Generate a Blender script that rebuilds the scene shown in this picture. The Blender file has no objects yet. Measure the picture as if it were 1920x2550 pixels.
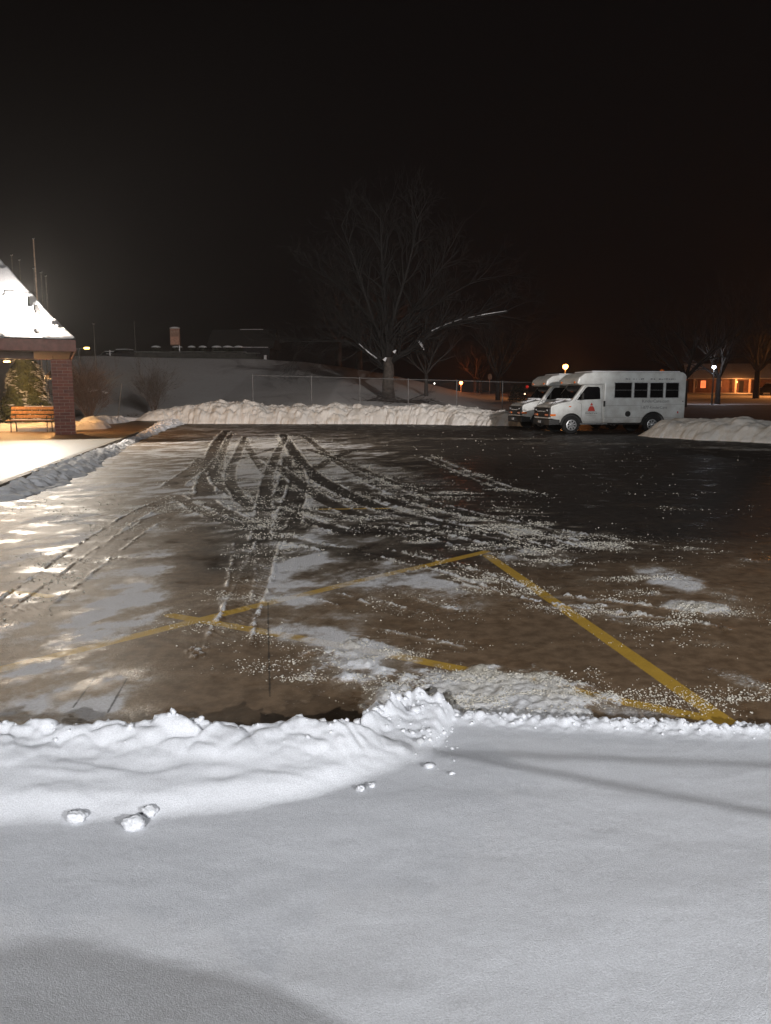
import bpy, math, random
import numpy as np
from mathutils import Vector, Matrix

R = math.radians
SC = bpy.context.scene
COL = SC.collection
random.seed(7)
PITCH = R(8.6); F = 1920.0; CAMH = 1.6
cp, sp = math.cos(PITCH), math.sin(PITCH)

# ------------------------------------------------------------ survey helpers
def ray(px, py):
    u = (px - 960) / F; v = -(py - 1275) / F
    return u, cp + v * sp, -sp + v * cp
def G(px, py, z=0.0):
    dx, dy, dz = ray(px, py); t = (z - CAMH) / dz
    return (dx * t, dy * t)
def P(px, py, Y):
    dx, dy, dz = ray(px, py); t = Y / dy
    return Vector((dx * t, Y, CAMH + dz * t))
def pix(X, Y, Z):
    zc = Y * cp - (Z - CAMH) * sp
    yc = Y * sp + (Z - CAMH) * cp
    return 960 + F * X / zc, 1275 - F * yc / zc

# ------------------------------------------------------------ noise (numpy)
def _h(ix, iy, seed):
    n = (ix.astype(np.int64) * 374761393 + iy.astype(np.int64) * 668265263 + seed * 974634777) & 0xFFFFFFFF
    n = ((n ^ (n >> 13)) * 1274126177) & 0xFFFFFFFF
    n = n ^ (n >> 16)
    return (n & 0xFFFFFF) / float(0xFFFFFF)
def vn(x, y, seed=0):
    x = np.asarray(x, float); y = np.asarray(y, float)
    ix = np.floor(x); iy = np.floor(y); fx = x - ix; fy = y - iy
    fx = fx * fx * (3 - 2 * fx); fy = fy * fy * (3 - 2 * fy)
    a = _h(ix, iy, seed); b = _h(ix + 1, iy, seed); c = _h(ix, iy + 1, seed); d = _h(ix + 1, iy + 1, seed)
    return (a * (1 - fx) + b * fx) * (1 - fy) + (c * (1 - fx) + d * fx) * fy
def fbm(x, y, seed=0, o=4, g=0.5):
    s = 0; a = 1; t = 0
    for i in range(o):
        s = s + a * vn(x * 2 ** i + 17.3 * i, y * 2 ** i - 9.1 * i, seed + i); t += a; a *= g
    return s / t
def cells(x, y, seed=0):
    """distance to nearest jittered cell point: rounded clods"""
    x = np.asarray(x, float); y = np.asarray(y, float)
    ix = np.floor(x); iy = np.floor(y); best = np.full(np.broadcast(x, y).shape, 9.0); bid = np.zeros(best.shape)
    for dx in (-1, 0, 1):
        for dy in (-1, 0, 1):
            jx = ix + dx; jy = iy + dy
            px = jx + _h(jx, jy, seed); py = jy + _h(jx, jy, seed + 5)
            d = np.hypot(x - px, y - py); m = d < best
            best = np.where(m, d, best); bid = np.where(m, _h(jx, jy, seed + 9), bid)
    return best, bid
def cells2(x, y, seed=0):
    """first and second nearest cell distance and cell id: broken plates with gaps"""
    ix = np.floor(x); iy = np.floor(y); f1 = np.full(x.shape, 9.0); f2 = f1.copy(); bid = np.zeros(x.shape)
    for dx in (-1, 0, 1):
        for dy in (-1, 0, 1):
            jx = ix + dx; jy = iy + dy
            d = np.hypot(x - jx - _h(jx, jy, seed), y - jy - _h(jx, jy, seed + 5)); m = d < f1
            f2 = np.where(m, f1, np.minimum(f2, d)); bid = np.where(m, _h(jx, jy, seed + 9), bid); f1 = np.where(m, d, f1)
    return f1, f2, bid
def ss(a, b, x):
    t = np.clip((np.asarray(x, float) - a) / (b - a), 0, 1); return t * t * (3 - 2 * t)
def seg_sd(X, Y, pts):
    """unsigned distance to a polyline, signed side, and arc length"""
    best = np.full(X.shape, 1e9); side = np.zeros(X.shape); arc = np.zeros(X.shape); L = 0
    for (x0, y0), (x1, y1) in zip(pts[:-1], pts[1:]):
        dx, dy = x1 - x0, y1 - y0; l2 = dx * dx + dy * dy; l = math.sqrt(l2)
        t = np.clip(((X - x0) * dx + (Y - y0) * dy) / l2, 0, 1)
        d = np.hypot(X - x0 - t * dx, Y - y0 - t * dy); m = d < best
        best = np.where(m, d, best)
        side = np.where(m, np.sign((X - x0) * dy - (Y - y0) * dx), side)
        arc = np.where(m, L + t * l, arc); L += l
    return best, side, arc
def smooth_path(pts, n=3):
    for _ in range(n):
        q = [pts[0]]
        for a, b in zip(pts[:-1], pts[1:]):
            q.append((a[0] * .75 + b[0] * .25, a[1] * .75 + b[1] * .25))
            q.append((a[0] * .25 + b[0] * .75, a[1] * .25 + b[1] * .75))
        q.append(pts[-1]); pts = q
    return pts

# ------------------------------------------------------------ objects
def link(o, parent=None):
    COL.objects.link(o)
    if parent is not None: o.parent = parent
    return o
def tag(o, label=None, cat=None, group=None, kind=None):
    if label: o['label'] = label
    if cat: o['category'] = cat
    if group: o['group'] = group
    if kind: o['kind'] = kind
    return o
def empty(name, loc=(0, 0, 0), rz=0, **k):
    o = bpy.data.objects.new(name, None); o.empty_display_size = .2
    COL.objects.link(o); o.location = loc; o.rotation_euler = (0, 0, rz)
    return tag(o, **k)
class MB:
    def __init__(s): s.v = []; s.f = []
    def add(s, v, f):
        n = len(s.v); s.v += [tuple(p) for p in v]; s.f += [tuple(i + n for i in q) for q in f]; return s
    def box(s, c, d, rz=0, M=None):
        x, y, z = d[0] / 2, d[1] / 2, d[2] / 2
        vs = [Vector((sx * x, sy * y, sz * z)) for sz in (-1, 1) for sy in (-1, 1) for sx in (-1, 1)]
        m = M if M is not None else Matrix.Rotation(rz, 3, 'Z')
        vs = [m @ v + Vector(c) for v in vs]
        return s.add(vs, [(0, 2, 3, 1), (4, 5, 7, 6), (0, 1, 5, 4), (2, 6, 7, 3), (0, 4, 6, 2), (1, 3, 7, 5)])
    def tube(s, pts, rad, n=8, cap=True):
        pts = [Vector(p) for p in pts]
        if not isinstance(rad, (list, tuple)): rad = [rad] * len(pts)
        rings = []; up = None
        for i, p in enumerate(pts):
            d = (pts[min(i + 1, len(pts) - 1)] - pts[max(i - 1, 0)])
            if d.length < 1e-9: d = Vector((0, 0, 1))
            d.normalize()
            if up is None:
                a = d.orthogonal().normalized()
            else:
                a = (up - d * up.dot(d))
                a = a.normalized() if a.length > 1e-6 else d.orthogonal().normalized()
            up = a; b = d.cross(a)
            rings.append([p + (a * math.cos(2 * math.pi * k / n) + b * math.sin(2 * math.pi * k / n)) * rad[i] for k in range(n)])
        vs = [v for r in rings for v in r]; fs = []
        for i in range(len(pts) - 1):
            for k in range(n):
                fs.append((i * n + k, i * n + (k + 1) % n, (i + 1) * n + (k + 1) % n, (i + 1) * n + k))
        if cap:
            fs.append(tuple(range(n))[::-1]); fs.append(tuple((len(pts) - 1) * n + k for k in range(n)))
        return s.add(vs, fs)
    def lathe(s, prof, n=16, c=(0, 0, 0), M=None):
        """prof: (r, z) pairs round z"""
        vs = []; fs = []
        for r, z in prof:
            for k in range(n):
                a = 2 * math.pi * k / n; v = Vector((r * math.cos(a), r * math.sin(a), z))
                if M is not None: v = M @ v
                vs.append(v + Vector(c))
        for i in range(len(prof) - 1):
            for k in range(n):
                fs.append((i * n + k, i * n + (k + 1) % n, (i + 1) * n + (k + 1) % n, (i + 1) * n + k))
        fs.append(tuple(range(n))[::-1]); fs.append(tuple((len(prof) - 1) * n + k for k in range(n)))
        return s.add(vs, fs)
    def prism(s, poly, y0, y1, fn=None):
        """polygon (x,z) swept along y"""
        n = len(poly); vs = [(x, y0, z) for x, z in poly] + [(x, y1, z) for x, z in poly]
        fs = [tuple(range(n)), tuple(range(n, 2 * n))[::-1]] + [(i, i + n, (i + 1) % n + n, (i + 1) % n) for i in range(n)]
        return s.add(vs, fs)
    def build(s, name, m, parent=None, smooth=False, bevel=0, seg=2):
        me = bpy.data.meshes.new(name); me.from_pydata(s.v, [], s.f); me.validate()
        me.materials.append(m)
        import bmesh
        bm = bmesh.new(); bm.from_mesh(me); bmesh.ops.recalc_face_normals(bm, faces=bm.faces); bm.to_mesh(me); bm.free()
        if smooth: me.polygons.foreach_set('use_smooth', [True] * len(me.polygons))
        o = bpy.data.objects.new(name, me); link(o, parent)
        if bevel:
            b = o.modifiers.new('bevel', 'BEVEL'); b.width = bevel; b.segments = seg; b.limit_method = 'ANGLE'; b.angle_limit = R(35)
        return o
def grid_mesh(name, X, Y, Z, m, parent=None, attrs=None, keep=None, smooth=True):
    r, c = X.shape
    co = np.stack([X, Y, Z], -1).reshape(-1, 3).astype(np.float32)
    idx = np.arange(r * c).reshape(r, c)
    q = np.stack([idx[:-1, :-1], idx[:-1, 1:], idx[1:, 1:], idx[1:, :-1]], -1).reshape(-1, 4)
    if keep is not None:
        k = (keep[:-1, :-1] & keep[:-1, 1:] & keep[1:, 1:] & keep[1:, :-1]).reshape(-1); q = q[k]
    me = bpy.data.meshes.new(name)
    me.vertices.add(len(co)); me.vertices.foreach_set('co', co.ravel())
    me.loops.add(q.size); me.loops.foreach_set('vertex_index', q.ravel().astype(np.int32))
    me.polygons.add(len(q)); me.polygons.foreach_set('loop_start', (np.arange(len(q)) * 4).astype(np.int32))
    me.polygons.foreach_set('loop_total', np.full(len(q), 4, np.int32))
    me.update(calc_edges=True)
    if smooth: me.polygons.foreach_set('use_smooth', np.ones(len(q), bool))
    for k, a in (attrs or {}).items():
        at = me.attributes.new(k, 'FLOAT', 'POINT'); at.data.foreach_set('value', a.reshape(-1).astype(np.float32))
    me.materials.append(m)
    return link(bpy.data.objects.new(name, me), parent)

# ------------------------------------------------------------ materials
def newmat(name):
    m = bpy.data.materials.new(name); m.use_nodes = True
    nt = m.node_tree; return m, nt, nt.nodes['Principled BSDF']
class NT:
    def __init__(s, nt): s.nt = nt
    def n(s, t, **k):
        o = s.nt.nodes.new(t)
        for a, b in k.items(): setattr(o, a, b)
        return o
    def l(s, a, b): s.nt.links.new(a, b)
    def noise(s, vec, scale, detail=4, rough=.55, dist=0):
        o = s.n('ShaderNodeTexNoise'); o.inputs['Scale'].default_value = scale; o.inputs['Detail'].default_value = detail
        o.inputs['Roughness'].default_value = rough; o.inputs['Distortion'].default_value = dist
        if vec is not None: s.l(vec, o.inputs['Vector'])
        return o.outputs['Fac']
    def math(s, op, a, b=None, clamp=False):
        o = s.n('ShaderNodeMath', operation=op); o.use_clamp = clamp
        for i, x in enumerate((a, b)):
            if x is None: continue
            if isinstance(x, (int, float)): o.inputs[i].default_value = x
            else: s.l(x, o.inputs[i])
        return o.outputs[0]
    def mapr(s, x, a, b, c=0, d=1, smooth=True):
        o = s.n('ShaderNodeMapRange'); o.interpolation_type = 'SMOOTHSTEP' if smooth else 'LINEAR'
        s.l(x, o.inputs['Value'])
        for k, v in (('From Min', a), ('From Max', b), ('To Min', c), ('To Max', d)): o.inputs[k].default_value = v
        return o.outputs['Result']
    def mix(s, f, a, b):
        o = s.n('ShaderNodeMix', data_type='RGBA')
        for i, x in ((0, f), (6, a), (7, b)):
            if isinstance(x, (int, float)): o.inputs[i].default_value = x
            elif isinstance(x, tuple): o.inputs[i].default_value = (*x[:3], 1)
            else: s.l(x, o.inputs[i])
        return o.outputs[2]
    def attr(s, name):
        o = s.n('ShaderNodeAttribute'); o.attribute_name = name; return o.outputs['Fac']
    def bump(s, h, strength, dist, bs, prev=None):
        o = s.n('ShaderNodeBump'); o.inputs['Strength'].default_value = strength; o.inputs['Distance'].default_value = dist
        s.l(h, o.inputs['Height'])
        if prev is not None: s.l(prev, o.inputs['Normal'])
        if bs is not None: s.l(o.outputs[0], bs.inputs['Normal'])
        return o.outputs[0]
    def obj(s): return s.n('ShaderNodeTexCoord').outputs['Object']
def mat(name, col, rough=.6, var=.25, scale=8, bump=.2, bscale=40, bdist=.01, metal=0, col2=None, coat=0):
    m, nt, bs = newmat(name); N = NT(nt); v = N.obj()
    c2 = col2 if col2 else tuple(max(0, c * (1 - var)) for c in col)
    c1 = tuple(min(1, c * (1 + var * .5)) for c in col)
    N.l(N.mix(N.mapr(N.noise(v, scale), .3, .7), c2, c1), bs.inputs['Base Color'])
    N.l(N.mapr(N.noise(v, scale * 2.3), .2, .8, rough * .85, min(1, rough * 1.15)), bs.inputs['Roughness'])
    bs.inputs['Metallic'].default_value = metal
    bs.inputs['Coat Weight'].default_value = coat
    if bump: N.bump(N.noise(v, bscale), bump, bdist, bs)
    return m
def emit(name, col, strength):
    m, nt, bs = newmat(name)
    bs.inputs['Base Color'].default_value = (*col, 1)
    bs.inputs['Emission Color'].default_value = (*col, 1); bs.inputs['Emission Strength'].default_value = strength
    return m
def glass_dark(name, col=(.006, .006, .007), rough=.06):
    m, nt, bs = newmat(name); N = NT(nt)
    bs.inputs['Base Color'].default_value = (*col, 1)
    N.l(N.mapr(N.noise(N.obj(), 3), .3, .8, rough, rough * 3), bs.inputs['Roughness'])
    return m
def snow_mat(name, col=(.80, .81, .84), dirt=(.62, .59, .55), dirtamt=.25, grain=260, bs1=.45, big=True, d1=.004):
    m, nt, bs = newmat(name); N = NT(nt); v = N.obj()
    f = N.mapr(N.noise(v, 1.7, 5), .45, .8, 0, dirtamt)
    gq = N.mapr(N.noise(v, grain * .8, 2, .8), .38, .62, .84, 1.0); vm = N.n('ShaderNodeVectorMath', operation='SCALE'); N.l(N.mix(f, col, dirt), vm.inputs[0]); N.l(gq, vm.inputs['Scale'])
    N.l(vm.outputs[0], bs.inputs['Base Color'])
    bs.inputs['Roughness'].default_value = .75
    bs.inputs['Specular IOR Level'].default_value = .25
    b = N.bump(N.noise(v, grain, 3, .7), bs1, d1, None)
    b = N.bump(N.noise(v, 22, 5, .6), (.35 if big else .06), (.03 if big else .01), bs, b)
    return m

M = {}
M['snow'] = snow_mat('snow', grain=120)
M['field'] = snow_mat('field_snow', dirtamt=0.05, col=(.80, .81, .845), grain=230, bs1=.6, big=False, d1=.004)
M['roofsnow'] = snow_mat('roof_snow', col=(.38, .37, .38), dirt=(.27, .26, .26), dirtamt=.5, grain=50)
M['dirty'] = snow_mat('dirty_snow', col=(.66, .62, .55), dirt=(.40, .33, .24), dirtamt=.75)
M['far_snow'] = snow_mat('far_snow', col=(.78, .77, .78), dirt=(.60, .57, .55), dirtamt=.5, grain=30)
M['bark'] = mat('bark', (.07, .058, .05), .9, .5, 6, .8, 25, .03)
M['bark_dark'] = mat('bark_dark', (.035, .028, .025), .9, .4, 6, .8, 25, .03)
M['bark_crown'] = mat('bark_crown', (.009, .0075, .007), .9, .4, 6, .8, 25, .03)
M['fence_zinc'] = mat('fence_zinc', (.16, .16, .16), .6, .3, 10, .1)
M['pole_dim'] = mat('pole_dim', (.10, .085, .07), .6, .3, 10, .1)
M['pole_pale'] = mat('pole_pale', (.34, .24, .17), .6, .3, 10, .1)
M['twig'] = mat('twig', (.09, .06, .045), .9, .4, 5, 0)
M['twig_red'] = mat('twig_red', (.12, .07, .05), .9, .4, 5, 0)
M['iron'] = mat('iron', (.02, .02, .02), .5, .3, 10, .1)
M['galv'] = mat('galvanised', (.42, .42, .43), .45, .25, 10, .1, metal=.6)
M['wood'] = mat('bench_wood', (.42, .21, .07), .5, .35, 12, .2, 60, .004)
M['red_trim'] = mat('red_trim', (.20, .075, .055), .6, .25, 5, .1)
M['soffit'] = mat('soffit', (.11, .065, .045), .7, .2, 5, .1)
M['shingle'] = mat('shingle', (.045, .04, .038), .9, .4, 12, .6, 40, .01)
M['bus_white'] = mat('bus_white', (.66, .68, .67), .32, .10, 2.2, .04, 30, .002, col2=(.52, .52, .50), coat=.3)
M['bus_roof'] = mat('bus_roof_grime', (.45, .44, .43), .6, .2, 4, .1)
M['black_plastic'] = mat('black_plastic', (.012, .012, .012), .55, .3, 10, .1)
M['rubber'] = mat('rubber', (.015, .015, .015), .85, .3, 20, .3, 60, .004)
M['rim'] = mat('rim_steel', (.55, .56, .57), .35, .3, 10, .1, metal=.5)
M['glass'] = glass_dark('dark_glass')
M['amber'] = mat('amber_lens', (.75, .17, .02), .2, .1, 20, 0)
M['amber'].node_tree.nodes['Principled BSDF'].inputs['Specular IOR Level'].default_value = .9
M['lens'] = mat('clear_lens', (.65, .66, .7), .12, .2, 20, 0, metal=.7)
M['red_paint'] = mat('red_paint', (.52, .045, .03), .5, .15, 20, 0)
M['red_lens'] = mat('red_lens', (.5, .01, .01), .2, .1, 20, 0)
M['decal'] = mat('decal_grey', (.16, .17, .18), .6, .5, 60, 0)
M['decal_dark'] = mat('decal_dark', (.05, .06, .06), .6, .4, 60, 0)
M['seam'] = mat('seam', (.10, .09, .085), .8, .3, 30, 0)
M['chrome'] = mat('chrome', (.6, .6, .6), .25, .1, 10, 0, metal=.9)

nt = M['bus_white'].node_tree; N = NT(nt); bs = nt.nodes['Principled BSDF']; old = bs.inputs['Base Color'].links[0].from_socket
tcb = N.n('ShaderNodeTexCoord'); sz = N.n('ShaderNodeSeparateXYZ'); N.l(tcb.outputs['Object'], sz.inputs[0])
gr = N.math('ADD', N.mapr(sz.outputs['Z'], .3, 1.25, .55, 0), N.math('MULTIPLY', N.math('SUBTRACT', N.noise(tcb.outputs['Object'], 3.5, 6, .7), .5), .7))
N.l(N.mix(N.mapr(gr, .05, .8, 0, .75), old, (.26, .235, .20)), bs.inputs['Base Color'])
# ------------------------------------------------------------ world + camera
w = bpy.data.worlds.new('World'); SC.world = w; w.use_nodes = True
wn = w.node_tree; bg = wn.nodes['Background']
N = NT(wn); tc = N.n('ShaderNodeTexCoord'); sx = N.n('ShaderNodeSeparateXYZ'); N.l(tc.outputs['Generated'], sx.inputs[0])
f = N.mapr(sx.outputs['Z'], 0.0, .5)
N.l(N.mix(f, (.0026, .0016, .0016), (.0012, .0006, .0007)), bg.inputs['Color']); bg.inputs['Strength'].default_value = .9

cam = bpy.data.cameras.new('camera'); co = bpy.data.objects.new('camera', cam); COL.objects.link(co)
co.location = (0, 0, CAMH); co.rotation_euler = (R(90) - PITCH, 0, 0)
cam.sensor_fit = 'HORIZONTAL'; cam.sensor_width = 36; cam.lens = 36; cam.clip_end = 2000; cam.clip_start = .05
SC.camera = co
SC.view_settings.view_transform = 'Standard'; SC.view_settings.look = 'None'; SC.view_settings.gamma = 1
SC.view_settings.exposure = 0
SC.render.engine = 'CYCLES'
SC.cycles.use_denoising = True
SC.cycles.max_bounces = 6; SC.cycles.diffuse_bounces = 3; SC.cycles.glossy_bounces = 3
SC.cycles.sample_clamp_indirect = 3

# ------------------------------------------------------------ parking lot
KX = lambda y: -6.5 - .193 * (np.asarray(y, float) - 13)       # kerb line
rows = []
y = 3.02
while y < 48: rows.append(y); y *= 1.0047
rows = np.array(rows)
uf = np.linspace(-.60, .60, 760)
uo = .60 + np.cumsum(np.geomspace(.003, .35, 26))
us = np.concatenate([-uo[::-1], uf, uo])
UU, YY = np.meshgrid(us, rows); XX = UU * YY
PX, PY = pix(XX, YY, 0.0)

def c6(u, v): return (u * .576, 1060 + v * .576)
def c7(u, v): return (900 + u * .6122, 1060 + v * .6122)
def gpath(pts, n=3): return smooth_path([G(*p) for p in pts], n)

RX, RY = XX * .86 - YY * .5, XX * .5 + YY * .86              # along / across the usual driving direction
EN = (fbm(RX * 2.0, RY * .7, 31, 5) - .5) * 2.3 + (fbm(XX * 9, YY * 9, 32, 3) - .5) * 1.0
def ell(cx, cy, rx, ry, ang=0, soft=.5):
    a = R(ang); dx = PX - cx; dy = PY - cy
    X = (dx * math.cos(a) + dy * math.sin(a)) / rx; Y = (-dx * math.sin(a) + dy * math.cos(a)) / ry
    r = np.sqrt(X * X + Y * Y) + EN
    return 1 - ss(.35, 1.6, r)

big = fbm(XX * .55 + 3, YY * .35, 2, 5)
mid = fbm(XX * 1.5, YY * 2.6, 11, 5)
fine = fbm(XX * 9, YY * 9, 21, 4)
streak = fbm(XX * .5, YY * 3.2, 41, 4)
# soft frost film : 0..1
left = 1 - ss(650, 1250, PX + (PY - 1250) * -.25)
frost = .46 * left * ss(.35, .62, big) + .36 * left
frost = frost * (.65 + .7 * ss(.35, .7, mid))
frost += .18 * ss(.55, .75, mid) * (1 - left)
frost *= 1 - .75 * (1 - ss(1035, 1085, PY))
frost *= 1 - .55 * ss(1560, 1760, PY) * (PX > 420) * (PX < 900)
snow = np.zeros_like(frost)
for e, v, s in [
    ((300, 1505, 210, 88, -8), 1.0, 0), ((680, 1190, 330, 110, 0), .80, .15), ((250, 1180, 330, 80, 0), .62, 0), ((500, 1280, 330, 60, 0), .55, 0), ((200, 1740, 270, 80, -10), .95, 0), ((120, 1130, 420, 60, 0), .40, 0), ((300, 1120, 170, 40, 0), .55, 0),
    ((728, 1455, 95, 62, 10), .85, 0), ((760, 1385, 90, 42, 14), .85, .15), ((1060, 1478, 200, 44, 14), 1.0, .25),
    ((880, 1530, 90, 28, 5), .45, 0), ((920, 1560, 70, 38, -25), .55, 0), ((860, 1605, 110, 30, 12), .95, .12), ((830, 1640, 110, 20, 8), .55, 0),
    ((690, 1565, 85, 30, 12), .85, .12), ((1100, 1690, 150, 40, 10), 1.1, .7), ((1150, 1715, 230, 55, 9), 1.1, .95), ((1010, 1740, 100, 50, 0), 1.1, .9),
    ((1230, 1740, 160, 35, 9), .8, .25), ((1420, 1750, 260, 14, 8), .7, .1), ((1390, 1405, 80, 14, 6), .5, 0), ((1300, 1380, 110, 20, 2), .7, .1),
    ((1660, 1440, 130, 22, 14), .7, .35), ((1730, 1512, 70, 14, 5), .9, .6), ((1860, 1700, 80, 14, 18), .6, .3), ((1340, 1605, 90, 12, 3), .45, 0),
    ((620, 1165, 90, 48, 0), 1.1, .35), ((660, 1110, 130, 28, 0), .95, .35), ((640, 1085, 110, 14, 0), .7, .2), ((790, 1130, 90, 34, 0), .95, .35), ((480, 1130, 40, 40, 0), .5, .2),
    ((980, 1265, 90, 22, 6), .7, .1), ((880, 1185, 110, 30, 8), .85, .35), ((960, 1175, 140, 22, 12), .45, .3), ((560, 1275, 95, 28, 5), .55, .3), ((770, 1280, 50, 40, 0), .6, .5),
    ((450, 1375, 120, 16, -6), .6, .1), ((570, 1375, 90, 14, 0), .55, .1), ((150, 1330, 150, 12, -3), .45, 0), ((90, 1290, 160, 18, -2), .45, .1),
    ((650, 1220, 40, 26, 0), .5, .4), ((420, 1270, 110, 22, 0), .45, .15), ((1500, 1105, 260, 3.5, 0), .6, 0), ((1250, 1092, 300, 3.0, 0), .6, 0), ((1850, 1118, 150, 4, 2), .8, .3),
    ((1850, 1156, 110, 3, 1), .35, 0), ((1010, 1068, 300, 3, 0), .5, 0), ((800, 1078, 260, 3, 0), .45, 0), ((620, 1640, 60, 90, 10), .25, 0), ((720, 1720, 60, 40, 0), .45, .1),
]:
    k = ell(*e)
    frost = np.maximum(frost, v * 1.15 * k * (.75 + .5 * mid)); snow = np.maximum(snow, s * 1.1 * k)
# bare wet zones
for e, v in [((500, 1480, 90, 130, 8), .8), ((520, 1680, 200, 110, 0), .85), ((1250, 1560, 330, 60, 10), .75), ((1500, 1620, 260, 80, 25), .7), ((540, 1390, 90, 18, 0), .6),
             ((200, 1080, 300, 10, 0), .2), ((250, 1220, 90, 20, -10), .2), ((720, 1225, 100, 22, 0), .6), ((1550, 1230, 420, 120, 0), .85), ((1300, 1180, 220, 60, 0), .45), ((980, 1310, 190, 32, 12), .6)]:
    k = ell(*e); frost *= 1 - v * k
# tyre tracks  (points in survey pixels, width m, wipe, ridge, tread)
tracks = []
def tr(pts, width, wipe=.9, ridge=1.0, crop=c6, lug=0): tracks.append((gpath([crop(*p) for p in pts]), width, wipe, ridge, lug))
ident = lambda a, b: (a, b)
z2 = lambda u, v: (400 + u * .3, 1060 + v * .3)          # zoom 2 of the tracks
tr([(555, 40), (470, 130), (430, 250), (410, 380), (370, 480), (375, 590)], .36, .95, 1, z2)
tr([(440, 380), (480, 480), (580, 560), (720, 630), (900, 690), (1150, 770), (1400, 850), (1666, 920)], .26, .9, 1, z2, .6)
tr([(1010, 70), (1080, 180), (1150, 290), (1230, 390), (1400, 500), (1560, 580), (1700, 640), (1900, 720), (2200, 800), (2700, 900)], .34, .97, 1.1, z2)
tr([(1050, 250), (1055, 350), (1040, 450), (1010, 580)], .26, .8, 1, z2)
tr([(1110, 330), (1140, 430), (1130, 560), (1080, 700), (1060, 850)], .34, .85, 1, z2, .6)
tr([(350, 600), (480, 690), (650, 780), (850, 880), (1050, 950), (1300, 1010), (1666, 1060)], .26, .55, 1, z2)
tr([(690, 90), (730, 200), (820, 320), (900, 420)], .22, .6, .6, z2, .4)
tr([(1666, 190), (1500, 240), (1350, 320), (1250, 380)], .25, .7, .5, z2, .5)
tr([(980, 180), (780, 240), (600, 290), (500, 340)], .22, .6, .5, z2, .5)
tr([(380, 260), (300, 360), (180, 440), (80, 520)], .40, .7, .7, z2, .8)
tr([(870, 300), (740, 310), (560, 400), (400, 510), (250, 620), (100, 730), (-60, 850)], .25, .8, .7, c6, .5)
tr([(900, 340), (700, 385), (560, 470), (420, 570), (290, 670), (130, 790), (0, 890)], .25, .8, .5, c6, .7)
tr([(1200, 400), (1150, 520), (1110, 640), (1060, 760), (1000, 880), (970, 980)], .26, .55, .8, c6, 1.0)
tr([(1060, 480), (1050, 600), (1040, 700), (1000, 800)], .2, .3, .5, c6, .9)
tr([(50, 690), (300, 720), (450, 760), (600, 830), (720, 870)], .2, .5, .6, lambda u, v: (700 + (u) * .36, 1350 + (v - 350) * .36), .9)
tr([(640, 340), (760, 380), (900, 430), (1050, 480), (1250, 510), (1500, 560)], .24, .8, .7, lambda u, v: (700 + u * .36, 1350 + v * .36), 1.0)
tr([(350, 570), (600, 630), (850, 690), (1050, 730), (1300, 790), (1560, 850)], .24, .8, .6, lambda u, v: (700 + u * .36, 1350 + v * .36), 1.0)
for p_, w_ in [([(590, 60), (520, 190), (480, 380)], .2), ([(700, 90), (640, 240), (560, 420), (620, 560), (760, 700)], .22), ([(1160, 70), (1250, 130), (1400, 260), (1666, 420), (2000, 560)], .24),
              ([(1200, 190), (1500, 290), (1900, 470), (2300, 600)], .22), ([(850, 270), (1000, 360), (1250, 560), (1500, 700), (1900, 830), (2500, 980), (3200, 1110)], .26),
              ([(760, 560), (900, 640), (1200, 720), (1600, 780), (2200, 880)], .22), ([(1040, 90), (960, 240), (900, 400), (870, 560), (850, 800), (820, 1000)], .22), ([(100, 560), (300, 700), (560, 800), (900, 900)], .22)]:
    tr(p_, w_, .6, .7, z2, 0)
for pts, wd in [([(0, 210), (200, 300), (500, 385), (800, 440), (1150, 500)], .34), ([(0, 270), (250, 350), (560, 420), (800, 490), (960, 530)], .30),
            ([(0, 350), (200, 400), (400, 440), (650, 500)], .28), ([(300, 600), (500, 650), (800, 715), (1300, 770), (1666, 830)], .28),
            ([(250, 120), (430, 195), (600, 265), (780, 295)], .26), ([(0, 500), (200, 545), (420, 600), (700, 700)], .28)]:
    tr(pts, wd, .8, .9, c7, .5)
crumb = np.zeros_like(frost)
wobble = (fbm(XX * 2.2, YY * 2.2, 77, 3) - .5) * .05
for pts, wd, wipe, ridge, lug in tracks:
    d, sd, arc = seg_sd(XX, YY, pts); d = d + wobble
    rn = ss(.28, .5, fbm(arc * 5 + sd * 7, d * 8, 57, 3))
    Lt = arc.max(); ef = ss(0, .5, arc) * ss(0, .5, Lt - arc)
    ins = (1 - ss(wd * .42, wd * .52, d)) * ef
    if lug:
        b = ((np.mod(arc * 11 + np.abs(d) * 14 * sd, 1) < .42) & (d < wd * .45)).astype(float)
        frost = frost * (1 - wipe * ins * (1 - .5 * lug * b)); snow = snow * (1 - ins * .8) + .28 * lug * b * ins * ss(.4, .6, fine)
        crumb += .35 * lug * ins * ss(.42, .7, fine)
    else:
        frost = frost * (1 - wipe * ins); snow = snow * (1 - ins)
    rw = .018 + .0009 * YY; gr_ = ss(.36, .56, fbm(XX * 16, YY * 16, 58, 3))
    e = np.exp(-((d - wd * .5 - rw * .4) / rw) ** 2) * ridge * rn * ef * (.35 + .65 * gr_) * 1.1
    snow = np.maximum(snow, .85 * e); frost = np.maximum(frost, e * 1.0)
    crumb += .8 * np.exp(-((d - wd * .5 - .06) / .13) ** 2) * ridge * ef
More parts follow.
